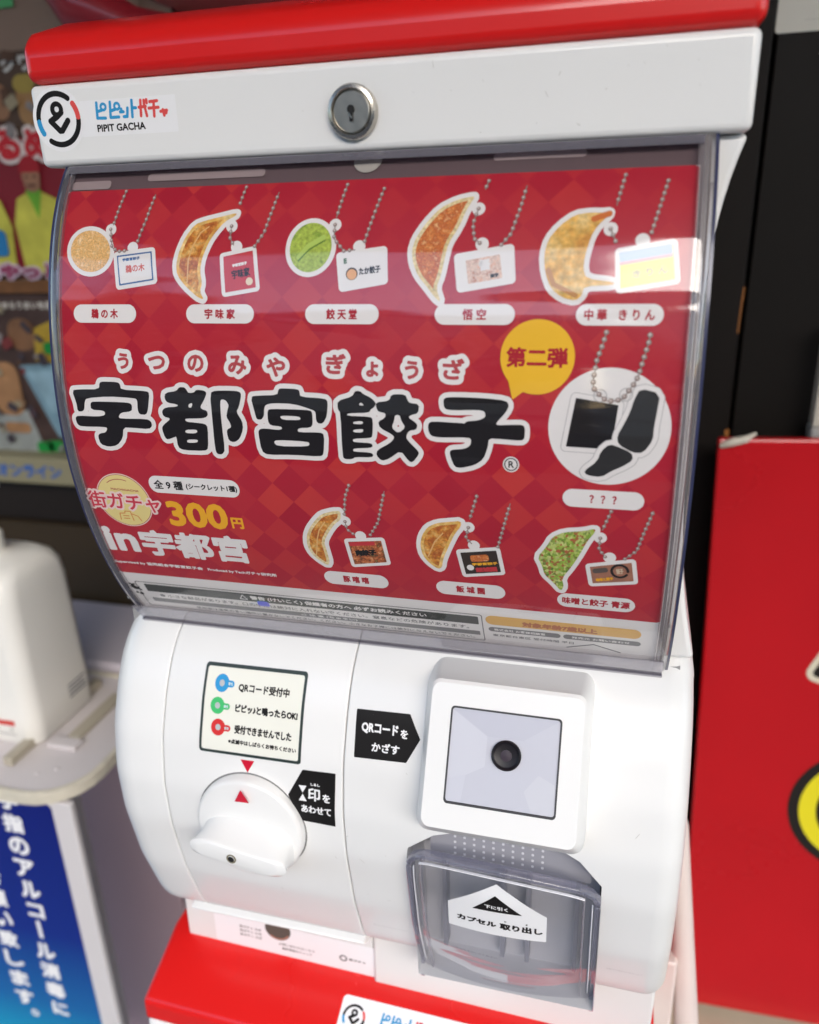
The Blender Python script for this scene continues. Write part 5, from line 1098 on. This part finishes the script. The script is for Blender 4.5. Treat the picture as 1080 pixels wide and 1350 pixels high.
def blue_grad():
    m = mat('blue_gradient_print', (.0, .02, .25), .35, .4, .2); nt = m.node_tree
    uv = nt.nodes.new('ShaderNodeUVMap'); sp = nt.nodes.new('ShaderNodeSeparateXYZ'); nt.links.new(uv.outputs['UV'], sp.inputs[0])
    mr = nt.nodes.new('ShaderNodeMapRange'); mr.inputs['From Min'].default_value = -.515; mr.inputs['From Max'].default_value = -.86; nt.links.new(sp.outputs[1], mr.inputs['Value'])
    r = nt.nodes.new('ShaderNodeValToRGB'); e = r.color_ramp.elements; e[0].color = (.0, .008, .16, 1); e[1].color = (.0, .42, .62, 1); e[0].position = 0; e[1].position = 1
    k = e.new(.45); k.color = (.0, .020, .22, 1); k = e.new(.72); k.color = (.003, .12, .36, 1)
    nt.links.new(mr.outputs['Result'], r.inputs['Fac']); nt.links.new(r.outputs['Color'], nt.nodes['Principled BSDF'].inputs['Base Color']); return m
SG = thing('sanitizer_sign', (-.42, .105, -.95), 'blue sign with white vertical Japanese lettering under the sanitizer tray', 'sign')
box('sign_board', (-.545, .1003, -.95), (-.3125, .106, -.5125), mat('sign_white_border', (.66, .63, .63), .4), SG, .001)
B1 = lambda u, v, h: (u*MM, .1003-h*MM, v*MM)
flat('sign_print', [Shape().rrect(-437, -730, 210, 430, 1)], B1, .3, blue_grad(), SG, 4)
for i, ch in enumerate('手指のアルコール消毒に'):
    if ch == 'ー': g = [Shape().stroke([(-377, -518.5-i*25.0+11), (-377, -518.5-i*25.0-7)], 2.0)]
    else: g = text(ch, -376.0+(-1 if i > 6 else 0), -518.5-i*25.0, 21 if ch not in 'コに' else 18, 20 if ch not in 'コに' else 17, 1.05, gap=9)
    flat('sign_lettering', g, B1, .7, M_stick, SG, .6)
for i, ch in enumerate('ご協力をお願い致します。'):
    g = text(ch, -416.5 if ch != '。' else -409, -510.5-i*25.4+(6 if ch == '。' else 0), 21 if ch != '。' else 9, 20 if ch != '。' else 9, 1.05 if ch != '。' else .6, gap=9)
    flat('sign_lettering', g, B1, .7, M_stick, SG, .6)

M_bot = mat('bottle_milky', (.86, .85, .80), .36, .4, .1, noise=.02, nscale=10)
BO = thing('sanitizer_bottle', (-.43, .19, -.50), 'white square sanitizer bottle standing on the tray at the left edge', 'bottle')
def bl(x0, x1, y0, y1, r, z): return rrp(x0, x1, y0, y1, r, z, 8)
zs = -.5012
loft('bottle_body', [bl(-.470, -.380, .150, .230, .012, zs), bl(-.473, -.377, .147, .233, .014, zs+.003), bl(-.474, -.3765, .1465, .234, .015, zs+.03), bl(-.4735, -.3775, .1475, .2335, .016, zs+.140), bl(-.4725, -.3785, .1485, .2325, .018, zs+.155), bl(-.470, -.381, .151, .230, .022, zs+.163), bl(-.463, -.388, .158, .223, .026, zs+.1685), bl(-.444, -.407, .172, .208, .0175, zs+.1705), bl(-.440, -.411, .176, .204, .0139, zs+.173)], M_bot, BO, smooth=60)
lathe('bottle_neck', [(.0150, 0), (.0150, .018), (.0135, .020), (.006, .021), (.006, .06), (.0001, .061)], (-.4255, .190, zs+.170), (0, 0.001, 1), M_bot, BO, 32)
box('pump_nozzle', (-.450, .140, zs+.228), (-.405, .200, zs+.240), M_bot, BO, .004)
FB = lambda u, v, h: (u*MM, .1464-h*MM, v*MM)
flat('red_label', [Shape().rrect(-418, -477, 42, 5.2, 1)], FB, .35, mat_once('label_red', (.60, .03, .02)), BO, .8)
flat('bottle_print', text('・ ・ ・', -417, -484, 34, 2, .3)+text('手指消毒用', -430, -440, 40, 7, .3)+[Shape().stroke([(-436, -448), (-412, -448)], .5), Shape().stroke([(-436, -488), (-398, -489)], .4)], FB, .35, mat_once('bottle_grey', (.22, .22, .22)), BO, .5)
flat('side_label', [Shape().stroke([(196, -478), (219, -478)], .9), Shape().stroke([(196, -474), (219, -474)], .9), Shape().stroke([(196, -470), (216, -470)], .9), Shape().stroke([(196, -466), (219, -466)], .8)], lambda u, v, h: (-.3762+h*MM, u*MM, v*MM), .4, mat_once('bottle_grey2', (.18, .18, .20)), BO, .6)
